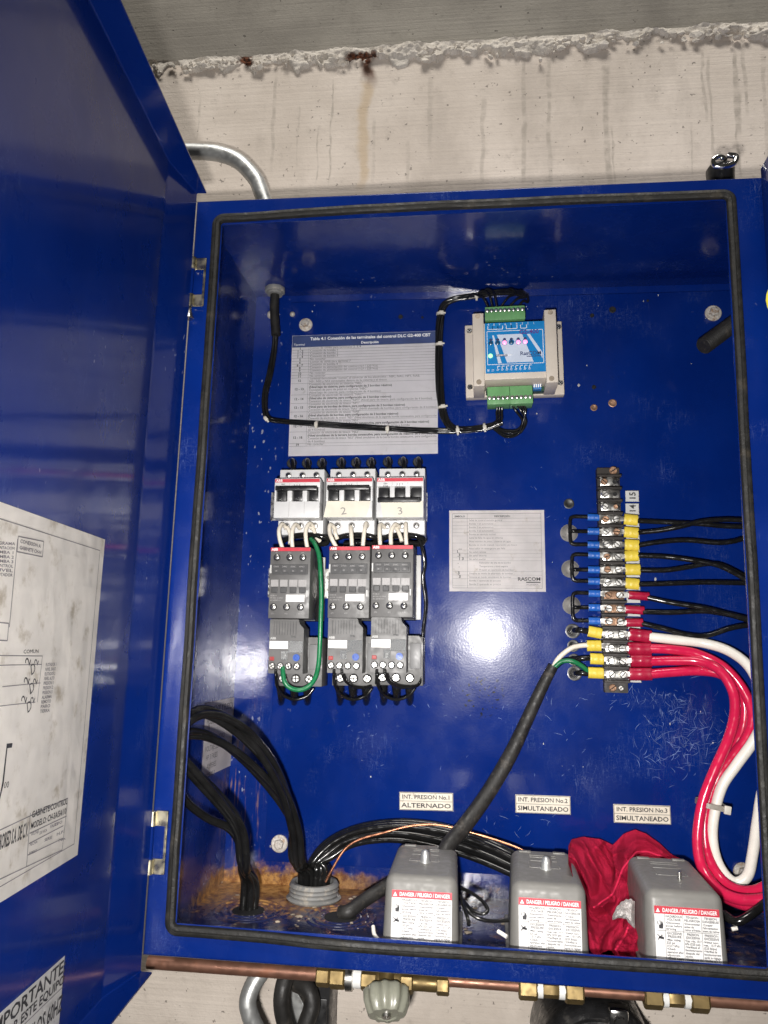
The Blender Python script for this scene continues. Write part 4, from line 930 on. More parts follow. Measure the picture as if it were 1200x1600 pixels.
bm = new(); box(bm, ou(214), ou(304), yf-0.0022, yf-0.0003, ow(752), ow(680), 0.0005); box(bm, ou(170), ou(212), yf-0.0016, yf-0.0003, ow(796), ow(742), 0.0005); obj('clear_cover', bm, 'clear_plastic', ov, smooth=0)
bm = new(); box(bm, ou(183), ou(197), yf-0.0014, yf+0.001, ow(790), ow(765), 0.0002); obj('test_slide', bm, 'abs_light', ov, smooth=0)
bm = new(); box(bm, ou(101), ou(129), yf-0.0012, yf+0.001, ow(802), ow(778), 0.0005); obj('stop_button', bm, 'button_red', ov, smooth=0)
bm = new(); lathe(bm, (ou(265), yf, ow(782)), (0, -1, 0), [(0, 0.0040), (0.0016, 0.0038), (0.0016, 0.0025), (0.0009, 0.0023), (0.0009, 0)], 20); box(bm, ou(265)-0.0004, ou(265)+0.0004, yf-0.0018, yf-0.0008, ow(782)-0.002, ow(782)+0.002); obj('dial', bm, 'dial_blue', ov)
pr = Print(); pr.text('ABB', ou(100), ow(672), 0.0036, 1, 1); pr.build(ov, yf-0.0002, 'abs_light', 'maker_print')
pr = Print(); pr.text('TF42', ou(225), ow(660), 0.0030, 1, 1); pr.build(ov, yf-0.0002, 'ink', 'print')
for k in range(4):
    bm = new(); lathe(bm, (ou(117+51*k), yf-0.0001, ow(835)), (0, -1, 0), [(0, 0.0040), (0.0004, 0.0040), (0.0004, 0.0032)], 16); wl = obj('screw_well', bm, 'hole', ov)
    bm = new(); screw(bm, ou(117+51*k), yf-0.0003, ow(835), 0.0032, 0.0014, True, 0.5+k*.7); screw(bm, ou(117+51*k), yf-0.0004, ow(835), 0.0032, 0.0014, True, 2.07+k*.7); obj('screw', bm, 'screw', wl)
for k in range(3):
    xx = ou((150, 232, 316)[k]); bm = new(); lathe(bm, (xx, yl-0.0001, ow(915)), (0, -1, 0), [(0, 0.0052), (0.0004, 0.0052), (0.0004, 0.0045)], 18); wl = obj('power_screw_well', bm, 'hole', ov)
    bm = new(); screw(bm, xx, yl-0.0003, ow(915), 0.0044, 0.0018, True, 0.6+k); screw(bm, xx, yl-0.0004, ow(915), 0.0044, 0.0018, True, 2.17+k); obj('power_screw', bm, 'screw', wl)
ov2 = dup(ov, Fr(513.5, 966, -0.084).loc, 'grey overload relay under the middle contactor'); ov3 = dup(ov, Fr(580.5, 964.5, -0.084).loc, 'grey overload relay under the right contactor beside the long black wire')
# ------------------------------------------------------------------ wires
ORD = ['top', 'second', 'third', 'fourth', 'fifth', 'sixth', 'seventh', 'eighth', 'ninth', 'tenth', 'eleventh', 'twelfth', 'thirteenth', 'fourteenth', 'fifteenth', 'bottom']
def P3(pts): return [at(*p) if len(p) == 3 else Vector(p[:3]) for p in pts]
def V4(v): return (v.x, v.y, v.z, 0)
def wire(name, label, cat, pts, r, mat, group=None, parent=None, seg=10, n=10, jitter=0.0, taper=None):
    w_ = P3(pts)
    if jitter: w_ = [p+Vector((random.uniform(-1, 1), random.uniform(-1, 1), random.uniform(-1, 1)))*jitter if 0 < i < len(w_)-1 else p for i, p in enumerate(w_)]
    bm = new(); tube(bm, spline(w_, n), taper or r, seg); o = obj(name, bm, mat, parent, smooth=60)
    return tag(o, label, cat, group) if label else o
def tie(parent, px, py, Y, r, axis, top=None):
    """nylon strap ring with its locking head"""
    c = at(px, py, Y); a = Vector(axis).normalized(); bm = new()
    lathe(bm, c-a*0.0013, a, [(0, r*.9), (0, r), (0.0026, r), (0.0026, r*.9)], 16)
    u_ = a.cross(Vector((0, -1, 0))).normalized(); hc = c+Vector((0, -r, 0))+u_*r*.3
    t = new(); box(t, -0.0022, 0.0022, -0.0018, 0.0016, -0.0026, 0.0026, 0.0006)
    M3 = Matrix((a, Vector((0, 1, 0)), u_)).transposed()
    for v in t.verts: v.co = M3 @ v.co + hc
    absorb(bm, t)
    t = new(); box(t, -0.0010, 0.0010, -0.0005, 0.0003, 0, 0.0055, 0.0002)
    for v in t.verts: v.co = M3 @ v.co + hc
    absorb(bm, t)
    return obj('cable_tie', bm, 'nylon', parent, smooth=40)

# terminal strip -----------------------------------------------------
ts = thing('terminal_strip', 'black barrier terminal strip with paired screws and grey number tags', 'terminal strip', (at(951, 735, -0.03).x, YP, at(951, 735, -0.03).z))
def T_(px, py, Y): v = at(px, py, Y); return v-Vector(ts.location)
tpy = [753, 772, 792, 811.5, 831, 850.5, 870, 890, 910, 930, 951, 971, 991.5, 1013, 1033, 1054]
def tcx(py): return 951.5+(py-735)*0.0385
def lug_x(py): return tcx(py)
yt = -0.030
bm = new()
za, zb = T_(tcx(729), 729, yt).z, T_(tcx(1083), 1083, yt).z; xa, xb = T_(tcx(729), 729, yt).x, T_(tcx(1083), 1083, yt).x
hwid = 0.0128
prism(bm, [(xa-hwid, za), (xa+hwid, za), (xb+hwid, zb), (xb-hwid, zb)], -0.024-YP, -0.0002, 0.0005); obj('base', bm, 'bakelite', ts, smooth=30)
ed = [743]+[(tpy[i]+tpy[i+1])/2 for i in range(15)]+[1065]
for i, py in enumerate(ed):
    v = T_(tcx(py), py, -0.036); bm = new(); box(bm, v.x-hwid-0.001, v.x+hwid+0.001, -0.037-YP, -0.0241-YP, v.z-0.0014, v.z+0.0014, 0.0004); obj('barrier', bm, 'bakelite', ts, smooth=0)
for i, py in enumerate(tpy):
    v = T_(tcx(py), py, -0.027); hx = 0.0108 if i < 12 else 0.0122; cx_ = v.x+(0.0 if i < 12 else 0.0008)
    mt = 'screw_rusty' if i in (9, 10, 11) and False else ('steel' if i not in (9, 10, 11) else 'screw_rusty')
    bm = new(); box(bm, cx_-hx, cx_+hx, -0.0272-YP, -0.0242-YP, v.z-0.0046, v.z+0.0046, 0.0008); term = obj('terminal', bm, mt, ts, smooth=30)
    for k in (0, 1):
        sx = cx_+(-0.0062 if k == 0 else 0.0058); y_ = -0.0274-YP
        if i < 3 and k == 1: bm = new(); lathe(bm, (sx, y_, v.z), (0, -1, 0), [(0, 0.0025), (0.0004, 0.0025), (0.0002, 0.0016), (0.0002, 0)], 14); obj('empty_screw_hole', bm, 'hole' if i < 2 else 'screw_rusty', term); continue
        bm = new(); rr_ = 0.0040; screw(bm, sx, y_, v.z, rr_, 0.0026, True, random.uniform(-.9, .9))
        obj('screw', bm, 'screw_rusty' if (k == 0 and i in (3, 6, 7, 0)) or (k == 1 and i == 4) or (i == 9 and k == 0) else 'screw', term)
v = T_(tcx(735), 735, -0.025); bm = new(); screw(bm, v.x+0.005, -0.0242-YP, v.z, 0.0048, 0.002); obj('end_screw', bm, 'screw_rusty', ts)
v = T_(tcx(1075), 1075, -0.025); bm = new(); screw(bm, v.x-0.005, -0.0242-YP, v.z, 0.0042, 0.002); obj('end_screw', bm, 'screw_rusty', ts); bm = new(); screw(bm, v.x+0.004, -0.0242-YP, v.z, 0.003, 0.0015); obj('end_screw', bm, 'steel', ts)
for i in range(1, 16):
    py = tpy[i]+3; yk = YP-0.0014; v = T_(988+(py-775)*0.012, py, yk)
    bm = new(); box(bm, v.x-0.0078, v.x+0.0078, -0.0014, -0.0001, v.z-0.0066, v.z+0.0066, 0.0002); k_ = obj('number_tag', bm, 'abs_light', ts, smooth=0)
    pr = Print(); s_ = str(16-i); pr.text(s_, v.x+0.0036, v.z, 0.0100, 1, 1, 'c', math.pi/2); pr.vl(v.x+0.0074, v.z-0.0062, v.z+0.0062, 0.0006); pr.hl(v.x-0.0076, v.x+0.0076, v.z+0.0064, 0.0005); pr.build(k_, -0.0016, 'ink', 'number')

def lug(parent, p, d, L, w_, th, mat, tongue=True, name='crimp_lug', bulge=True):
    """crimped fork lug: p tip end at the terminal, d direction away from the terminal"""
    d = Vector(d).normalized(); s_ = d.cross(Vector((0, 1, 0))).normalized(); up = s_.cross(d)
    bm = new(); n = 7; rg = []
    for i in range(n+1):
        f = i/n; k = 1.0-(0.22*math.exp(-((f-.3)/.1)**2)+0.18*math.exp(-((f-.72)/.09)**2) if bulge else 0)
        if i in (0, n): k *= .86
        rg.append([bm.verts.new(p+d*L*f+s_*math.cos(2*math.pi*q/12)*w_*(1 if k > .9 else 1.02)+up*math.sin(2*math.pi*q/12)*th*k) for q in range(12)])
    for i in range(n):
        for q in range(12): bm.faces.new((rg[i][q], rg[i][(q+1) % 12], rg[i+1][(q+1) % 12], rg[i+1][q]))
    bm.faces.new(rg[0][::-1]); bm.faces.new(rg[-1])
    o = obj(name, bm, mat, parent, smooth=50)
    if tongue:
        bm = new(); pts = [(-0.010, -.0032), (-.004, -.0032), (0.0004, -.0024), (0.0004, .0024), (-.004, .0032), (-.010, .0032), (-.010, .0016), (-.005, .0014), (-.005, -.0014), (-.010, -.0016)]
        t = new(); f = t.faces.new([t.verts.new(p+d*a+s_*b+up*0.0005) for a, b in pts]); r_ = bmesh.ops.extrude_face_region(t, geom=[f])
        for v in r_['geom']:
            if isinstance(v, bmesh.types.BMVert): v.co -= up*0.0010
        absorb(bm, t); obj('fork', bm, 'steel', o, smooth=0)
    return o

# jumpers on the left of the strip, each coming out of a domed grommet
yl_ = -0.0285
for gi, (rows_, xb_, dome, nm) in enumerate((((808, 830, 851), 891, (889, 833), 'upper'), ((867, 890, 908), 894, (891, 889), 'middle'), ((927, 949, 970), 895, (893, 946), 'lower'))):
    p = at(*dome, YP); bm = new(); r = 0.0098
    lathe(bm, (0, 0, 0), (0, -1, 0), [(0, r*1.06), (0.0012, r*1.06), (0.0016, r), (0.0050, r*.86), (0.0080, r*.52), (0.0090, r*.3)], 20)
    tag(obj('cable_grommet', bm, 'grommet', loc=p), 'grey domed rubber grommet behind the %s black jumper' % nm, 'grommet', 'domed grommets left of the strip')
    a, m_, c = rows_
    jw = wire('jumper_wire', 'black three-legged jumper wire with blue lugs, %s of the three' % nm, 'wire', [(919, a, yl_), (905, a-.5, yl_), (xb_+4, a, yl_), (xb_, a+4, yl_), (xb_-.5, m_, yl_), (xb_+.5, c-5, yl_), (xb_+5, c-.5, yl_), (908, c, yl_), (921, c, yl_)], 0.0021, 'wire_black', 'black jumper wires', n=8)
    wire('middle_leg', None, None, [(dome[0], dome[1], -0.018), (xb_+3, m_, yl_-0.001), (905, m_+.5, yl_), (920, m_+.5, yl_)], 0.0021, 'wire_black', parent=jw)
    for j, py in enumerate(rows_):
        e = at(936+gi*.8, py+.5, yl_); s0 = at(918+gi*.8, py, yl_); lug(jw, e, s0-e, (s0-e).length, 0.0042, 0.0030, 'lug_blue', name='blue_lug')
# wires passing out of plate holes to the yellow lugs on the left
for (hx, hy, r) in ((895, 986, .0085), (896, 1009, .0070), (897, 1031, .0070), (898, 1052, .0085)): plug('wire_hole', hx, hy, r, 'black_plastic')
LY = -0.0285
def leftlug(w_, px0, px1, py, dy=0):
    e = at(px1, py, LY); s0 = at(px0, py+dy, LY); lug(w_, e, s0-e, (s0-e).length, 0.0062, 0.0042, 'lug_yellow', name='yellow_lug')
w_ = wire('black_wire', 'short black wire from a plate hole to the topmost left yellow lug', 'wire', [(895, 986, YP), (898, 985, -0.022), (906, 985, LY), (920, 987, LY)], 0.0030, 'wire_black'); leftlug(w_, 919, 940, 990, -4)
w_ = wire('white_wire', 'white core of the grey-black cable ending in a yellow lug', 'wire', [(864, 1043, -0.026), (874, 1027, -0.028), (892, 1013, -0.029), (906, 1009, LY), (920, 1008, LY)], 0.0028, 'wire_white'); leftlug(w_, 917, 939, 1009, 0)
w_ = wire('black_wire', 'black core of the cable running to the third left yellow lug', 'wire', [(864, 1046, -0.022), (880, 1033, -0.022), (897, 1030, -0.024), (908, 1029, LY), (924, 1028, LY)], 0.0030, 'wire_black'); leftlug(w_, 922, 943, 1030, -1)
w_ = wire('green_wire', 'short green core of the cable beside the terminal strip', 'wire', [(865, 1044, -0.028), (877, 1034, -0.030), (893, 1033, -0.032), (908, 1040, -0.031), (920, 1050, LY)], 0.0027, 'wire_green'); leftlug(w_, 919, 943, 1052, -1)
wire('black_wire', 'short black wire from the lowest plate hole beside the strip', 'wire', [(898, 1052, YP), (900, 1052, -0.022), (908, 1052, LY), (921, 1053, LY)], 0.0030, 'wire_black')
wire('control_cable', 'thick black sheathed cable running down diagonally from the terminal strip', 'cable', [(864, 1041, -0.026), (846, 1076, -0.027), (820, 1132, -0.030), (795, 1184, -0.036), (762, 1240, -0.048), (728, 1288, -0.066), (700, 1322, -0.085), (684, 1360, -0.100)], 0.0075, 'sheath_black', seg=16, taper=lambda s: 0.0060+0.0022*min(1, s*2.2))

# right hand wires
RY = -0.0275
blk = [((975, 811, 996, 813), [(996, 814), (1040, 816), (1090, 818.5), (1130, 822), (1165, 823), (1215, 822)]),
       ((975, 831, 997, 833), [(997, 832), (1030, 829), (1062, 823), (1095, 815), (1130, 812), (1165, 813), (1215, 815)]),
       ((976, 851, 998, 852), [(998, 852), (1030, 847), (1070, 844), (1120, 848), (1145, 846), (1165, 841), (1215, 832)]),
       ((976, 869, 997, 868), [(997, 868), (1040, 870), (1085, 876), (1120, 883), (1145, 894), (1170, 908), (1215, 930)]),
       ((977, 890, 1000, 890), [(1000, 891), (1040, 891), (1075, 886), (1105, 881), (1130, 884), (1170, 904), (1215, 925)]),
       ((977, 911, 998, 913), [(998, 913), (1040, 912), (1100, 910), (1165, 911), (1215, 912)]),
       ((982, 930, 1014, 932), [(1012, 934), (1050, 942), (1100, 950), (1140, 960), (1168, 967), (1215, 980)]),
       ((977, 952, 1006, 954), [(1004, 956), (1050, 957), (1100, 955), (1140, 961), (1168, 969), (1215, 982)]),
       ((978, 973, 1004, 973), [(1002, 974), (1035, 982), (1075, 992), (1105, 993), (1140, 982), (1168, 977), (1215, 972)])]
for i, (lg_, pts) in enumerate(blk):
    red = i > 5
    w_ = wire('black_wire', 'black wire leaving the %s %s lug from the top, right of the strip' % (ORD[i if not red else i-6], 'yellow' if not red else 'red sleeved'), 'wire',
              [(px, py, RY-0.001-0.010*min(1, max(0, (px-1000)/150))-(0.004 if i in (1, 3, 6) else 0)*min(1, max(0, (px-1010)/60))) for px, py in pts], 0.0029, 'wire_black', 'black wires right of the strip')
    e = at(lg_[0], lg_[1], RY); s0 = at(lg_[2], lg_[3], RY)
    if not red: lug(w_, e, s0-e, (s0-e).length, 0.0064, 0.0042, 'lug_yellow', name='yellow_lug')
    else: lug(w_, e, s0-e, (s0-e).length, 0.0048, 0.0042, 'sleeve_red', name='red_sleeve', bulge=False)
def heavy(name, label, lg_, pts, mat, r=0.0054, group=None):
    w_ = wire(name, label, 'cable', pts, r, mat, group, seg=16, n=12)
    if lg_: e = at(lg_[0], lg_[1], RY); s0 = at(lg_[2], lg_[3], RY); lug(w_, e, s0-e, (s0-e).length, 0.0072, 0.0062, 'sleeve_red', name='red_sleeve', bulge=True)
    return w_
heavy('white_cable', 'thick white cable looping down behind the right flange', (983, 991, 1017, 995), [(1014, 995, RY-.001), (1050, 999, RY-.003), (1100, 1005, RY-.006), (1140, 1018, -0.045), (1172, 1044, -0.06), (1192, 1090, -0.07), (1190, 1130, -0.07), (1176, 1160, -0.066), (1150, 1196, -0.060), (1130, 1225, -0.058), (1119, 1258, -0.057), (1113, 1300, -0.057), (1118, 1338, -0.058), (1132, 1366, -0.060), (1150, 1379, -0.062), (1168, 1368, -0.064), (1176, 1335, -0.066), (1184, 1280, -0.070), (1192, 1235, -0.075), (1210, 1190, -0.08)], 'cable_white')
G3 = 'thick red cables'
heavy('red_cable', 'upper thick red cable from the strip, outermost in the bend', (981, 1013, 1017, 1014), [(1013, 1013, RY), (1050, 1015, RY-.003), (1090, 1022, RY-.006), (1130, 1042, -0.04), (1160, 1076, -0.045), (1175, 1115, -0.05), (1168, 1150, -0.052), (1146, 1180, -0.052), (1122, 1215, -0.052), (1106, 1258, -0.052), (1101, 1300, -0.054), (1107, 1340, -0.06), (1125, 1372, -0.07), (1150, 1390, -0.085), (1180, 1392, -0.10), (1210, 1378, -0.11)], 'cable_red', group=G3)
heavy('red_cable', 'middle thick red cable from the strip, innermost in the bend', (985, 1032, 1018, 1032), [(1014, 1033, RY), (1055, 1032, RY-.004), (1095, 1034, RY-.010), (1125, 1048, -0.05), (1145, 1080, -0.056), (1148, 1115, -0.06), (1138, 1155, -0.062), (1118, 1200, -0.064), (1102, 1240, -0.065), (1094, 1272, -0.066), (1090, 1315, -0.07), (1097, 1355, -0.078), (1120, 1388, -0.095), (1150, 1404, -0.11), (1185, 1406, -0.12), (1215, 1398, -0.125)], 'cable_red', group=G3)
heavy('red_cable', 'lowest thick red cable from the strip, last terminal', (983, 1053, 1018, 1053), [(1014, 1053, RY), (1050, 1050, RY-.002), (1090, 1048, RY-.004), (1125, 1053, -0.036), (1150, 1072, -0.04), (1163, 1102, -0.042), (1160, 1140, -0.043), (1142, 1175, -0.043), (1118, 1212, -0.043), (1103, 1256, -0.043), (1097, 1310, -0.046), (1100, 1352, -0.06), (1122, 1392, -0.085), (1152, 1410, -0.105), (1185, 1416, -0.118), (1215, 1412, -0.125)], 'cable_red', group=G3)
# wide strap round red and white cables
bm = new(); c = at(1111, 1257, -0.054); a_ = Vector((0.16, 0, 1)).normalized(); s_ = a_.cross(Vector((0, 1, 0))).normalized()
rg = []
for q in range(24):
    th = 2*math.pi*q/24; e_ = c+s_*math.copysign(abs(math.cos(th))**.6, math.cos(th))*0.0145+Vector((0, 1, 0))*math.copysign(abs(math.sin(th))**.6, math.sin(th))*0.0172
    rg.append((bm.verts.new(e_-a_*0.0026), bm.verts.new(e_+a_*0.0026)))
for q in range(24): bm.faces.new((rg[q][0], rg[(q+1) % 24][0], rg[(q+1) % 24][1], rg[q][1]))
bmesh.ops.solidify(bm, geom=list(bm.faces), thickness=0.0011)
t = new(); h_ = c-s_*0.0+Vector((0, -0.0185, 0))
box(t, -0.0034, 0.0034, -0.0016, 0.0016, -0.0042, 0.0042, 0.0008); M3 = Matrix((s_, Vector((0, 1, 0)), a_)).transposed()
for v in t.verts: v.co = M3 @ v.co + h_ + s_*(-0.011 if s_.x < 0 else 0.011)
absorb(bm, t)
tag(obj('cable_strap', bm, 'nylon', smooth=40), 'white nylon strap around the red and white cables', 'cable tie')

# control harness: gland, sleeve, wires ------------------------------------
gl = atz(430, 450, -0.0018); gy = gl.y
gd = thing('cable_gland', 'rusty steel locknut with brown sleeve hanging from the cabinet top', 'gland', (gl.x, gy, -0.0018))
bm = new(); lathe(bm, (0, 0, 0), (0, 0, -1), [(0, 0.0125), (0.0008, 0.0132), (0.0058, 0.0132), (0.0066, 0.0122)], 10); lathe(bm, (0, 0, -0.0066), (0, 0, -1), [(0, 0.0098), (0.003, 0.0098), (0.003, 0.006)], 20); obj('locknut', bm, 'pvc_grey', gd)
sl = at(431, 524, gy-0.001); bm = new(); tube(bm, spline([Vector((0, 0, -0.008)), Vector((0.0005, -0.0005, -0.03)), sl-Vector(gd.location)], 8), 0.0058, 14); obj('sleeve', bm, 'rubber', gd)
hr = thing('control_harness', 'tied black control wires running from the gland to the controller', 'wire harness', at(560, 668, YP))
inv = Vector(hr.location)
def hwire(pts, n_, r, spread, mat='wire_black'):
    base_ = P3(pts)
    for k in range(n_):
        ph = 2*math.pi*k/n_+0.4; o_ = []
        for i, p in enumerate(base_):
            a_ = ph+i*0.55; f = 1 if 0 < i < len(base_)-1 else .7
            o_.append(p-inv+Vector((math.cos(a_)*spread*f, math.sin(a_)*spread*.6*f-spread*.6, math.sin(a_)*spread*f)))
        bm = new(); tube(bm, spline(o_, 7), r, 8); obj('wire', bm, mat, hr, smooth=60)
HY = -0.0165
hwire([(431, 518, gy), (429, 545, -0.020), (422, 585, HY), (415, 615, HY), (414.5, 640, HY), (419, 653, HY), (434, 658, HY), (480, 661.5, HY), (540, 666, HY), (606, 670, HY), (660, 673, HY), (715, 673.5, HY), (757, 668, HY), (783, 660, -0.02)], 4, 0.0019, 0.0026)
hwire([(783, 662, -0.02), (757, 669, HY), (715, 672, HY), (698, 660, HY), (691, 638, HY), (687, 600, HY), (686, 540, HY), (688, 500, HY), (694, 478, HY), (712, 468, HY), (744, 463, -0.018), (775, 458, -0.024), (805, 458, -0.030), (820, 464, -0.034)], 6, 0.0018, 0.0034)
for i, k in enumerate((762, 769, 776, 783, 796, 810)):     # loops into the upper green terminal
    e = at(k, 479, -0.042)-inv; t0 = at((728, 744, 752, 790, 805, 822)[i], (468, 462, 459, 455, 456, 462)[i], -0.020)-inv
    mid = at((748, 762, 770, 806, 822, 825)[i], (462, 458, 456, 459, 464, 472)[i], -0.036)-inv
    bm = new(); tube(bm, spline([t0, (t0+mid)/2+Vector((0, -0.004, 0.003)), mid, (mid+e)/2+Vector((0, -0.002, 0.003)), e], 8), 0.0014, 8); obj('wire', bm, 'wire_black', hr, smooth=60)
for i, (k, dx, dy) in enumerate(((777, 0, 0), (781, 1, 2), (785, 2, 4), (799, 16, 8), (806, 22, 14), (811, 20, 22), (815, 16, 27))):
    e = at(k, 630, -0.040)-inv
    if i < 3: pts = [e, at(k-1, 645, -0.036)-inv, at(k-2, 658, -0.026)-inv, at(k-16, 665, -0.02)-inv, at(745, 669+i, -0.018)-inv]
    else: pts = [e, at(k+3+dx*.2, 641, -0.040)-inv, at(800+dx, 655+dy*.3, -0.034)-inv, at(796+dx*.8, 668+dy*.4, -0.028)-inv, at(785+dx*.3, 668+dy*.55, -0.024)-inv, at(770, 664+dy*.2, -0.02)-inv]
    bm = new(); tube(bm, spline(pts, 8), 0.0014, 8); obj('wire', bm, 'wire_black', hr, smooth=60)
for (px, py, r, ax) in ((416, 655, .0048, (1, 0, .9)), (495, 663, .0046, (1, 0, -.05)), (606, 670, .0046, (1, 0, -.05)), (688, 491, .0052, (.1, 0, 1)), (686, 539, .0052, (0, 0, 1)), (690.5, 637, .0052, (-.1, 0, 1)), (715, 672.5, .0060, (1, 0, .1)), (757, 668, .0056, (1, 0, .15)), (744, 463.5, .0052, (1, 0, .15))):
    o = tie(None, px, py, HY-.003, r, ax); o.parent = hr; o.location = -inv

# wiring between breakers, contactors and relays -----------------------------
def dk(px, py, Y): return (px, py, Y)
wn = 0
BW = [[[(447, 826, -.058), (441, 819, -.068), (436, 828, -.076), (437, 842, -.080), (441, 856, -.078)], [(446, 824, -.058), (450, 826, -.062), (454, 838, -.062), (453, 850, -.064)], [(469, 826, -.058), (462, 820, -.068), (457, 828, -.076), (456, 842, -.080), (457, 855, -.078)], [(492, 826, -.058), (484, 818, -.068), (478, 828, -.076), (478, 842, -.080), (480, 855, -.078)], [(485, 824, -.06), (490, 828, -.062), (494, 838, -.064), (500, 846, -.06)]],
      [[(524, 826, -.058), (516, 820, -.068), (515, 832, -.074), (519, 843, -.080), (525, 854, -.078)], [(523, 828, -.06), (524, 834, -.064), (527, 842, -.062)], [(548, 824, -.058), (548, 824, -.068), (549, 836, -.076), (550, 853, -.078)], [(573, 822, -.058), (572, 818, -.066), (569, 832, -.076), (567, 853, -.078)]],
      [[(601, 824, -.058), (594, 820, -.068), (593, 832, -.076), (594, 852, -.078)], [(625, 824, -.058), (617, 820, -.068), (611, 832, -.076), (611, 852, -.078)], [(618, 823, -.06), (624, 834, -.064), (628, 846, -.066)], [(634, 822, -.058), (634, 819, -.068), (634, 834, -.077), (635, 852, -.078)]]]
for bi, lst in enumerate(BW):
    for wi_, pts in enumerate(lst): wire('white_jumper', '%s of the short white wires between the %s breaker and its contactor' % (('leftmost', 'second', 'third', 'fourth', 'rightmost')[wi_] if wi_ < len(lst)-1 else 'rightmost', ('left', 'middle', 'right')[bi]), 'wire', pts, 0.0024, 'wire_white', 'white wires below the %s breaker' % ('left', 'middle', 'right')[bi], n=8)
# dark loops behind them
for bi, (a, b) in enumerate(((440, 512), (518, 588), (590, 662))):
    wire('black_loop_wire', 'black wire loop behind the white wires under the %s breaker' % ('left', 'middle', 'right')[bi], 'wire', [(a, 846, -.050), (a+18, 838, -.058), (a+40, 836, -.062), (a+60, 838, -.064), (b, 843, -.060), (b-6, 850, -.056), (b-30, 848, -.052), (a+20, 850, -.048)], 0.0032, 'wire_black', n=8)
wire('black_side_wire', 'long thin black wire running down right of the right contactor', 'wire', [(634, 842, -.056), (648, 838, -.06), (656, 846, -.062), (661, 865, -.062), (663, 885, -.060), (660.5, 905, -.058), (665, 945, -.056), (661, 985, -.056), (659, 1020, -.056), (659, 1052, -.056), (655, 1068, -.058), (644, 1073, -.066), (624, 1072, -.074), (610, 1066, -.084), (603, 1054, -.088), (601, 1046, -.086)], 0.0019, 'wire_black')
wire('green_wire', 'green wire curving down beside the leftmost contactor to its overload relay', 'wire', [(486, 842, -.064), (492, 850, -.070), (498, 866, -.074), (500.5, 890, -.075), (502, 930, -.074), (501, 970, -.074), (499.5, 1010, -.074), (497, 1042, -.076), (490, 1064, -.080), (474, 1077, -.084), (456, 1076, -.088), (445, 1066, -.090), (442, 1048, -.088), (442, 1042, -.084)], 0.0026, 'wire_green', seg=12)
# black wires under the relays and their dark tapered entries in the plate
for bi, x in enumerate((424, 515, 582)):
    nm = ('left', 'middle', 'right')[bi]
    for k in range(3):
        xx = x+14+k*20.5+bi
        wire('power_wire', '%s of the three black sleeved wires below the %s overload relay' % (('left', 'middle', 'right')[k], nm), 'wire', [(xx, 1060, -.050), (xx+.5, 1072, -.050), (xx+1, 1084, -.044), (xx+1.5, 1094, -.034), (xx+1, 1098, -.022), (xx, 1094, YP)], 0.004, 'wire_black', 'black wires below the %s relay' % nm, seg=12, taper=lambda s: 0.0058-0.0022*min(1, s*1.6))
    wire('relay_wire', 'thin black wire hanging in a bow under the %s overload relay' % nm, 'wire', [(x+7, 1046, -.086), (x+7, 1056, -.088), (x+9, 1072, -.080), (x+18, 1086, -.066), (x+36, 1093, -.056), (x+55, 1088, -.052), (x+66, 1076, -.050)], 0.0018, 'wire_black')
    if bi: wire('relay_wire', 'second thin black wire from the auxiliary screws of the %s relay' % nm, 'wire', [(x+19, 1046, -.086), (x+20, 1054, -.089), (x+26, 1065, -.082), (x+38, 1073, -.070), (x+55, 1074, -.062), (x+68, 1070, -.055)], 0.0018, 'wire_black')
# feeders rising over the breakers, each in a rubber bushed hole
for bi, x in enumerate((457, 534, 607)):
    nm = ('left', 'middle', 'right')[bi]
    for k in range(3):
        xx = x+k*23.5; hx_, hy_ = xx-1, 724-bi*1.0
        p = at(hx_, hy_, YP); bm = new(); lathe(bm, (0, 0, 0), (0, -1, 0), [(0, 0.0066), (0.0012, 0.0064), (0.0022, 0.0054), (0.0022, 0.0040)], 18); tag(obj('cable_grommet', bm, 'rubber', loc=p), '%s of the three black rubber grommets over the %s breaker' % (('left', 'middle', 'right')[k], nm), 'grommet', 'grommets over the %s breaker' % nm)
        wire('feeder_wire', '%s of the three black wires bending into the top of the %s breaker' % (('left', 'middle', 'right')[k], nm), 'wire', [(hx_, hy_, YP), (hx_, hy_-3.5, -.024), (hx_+1, hy_-4, -.034), (xx+1, 729, -.043), (xx+1.5, 742, -.045)], 0.0030, 'wire_black', 'feeders over the %s breaker' % nm, n=7)
# corrugated tube from the right wall
bm = new(); a_ = at(1099, 541, -0.058); b_ = at(1165, 492, -0.030); d_ = (b_-a_)
n = 60; tube(bm, [a_+d_*(i/n) for i in range(n+1)], lambda s: 0.0092+(0.0009 if int(s*60) % 2 else 0), 18)
tag(obj('corrugated_tube', bm, 'sheath_black', smooth=25), 'short black corrugated tube sticking in from the right side', 'tube')

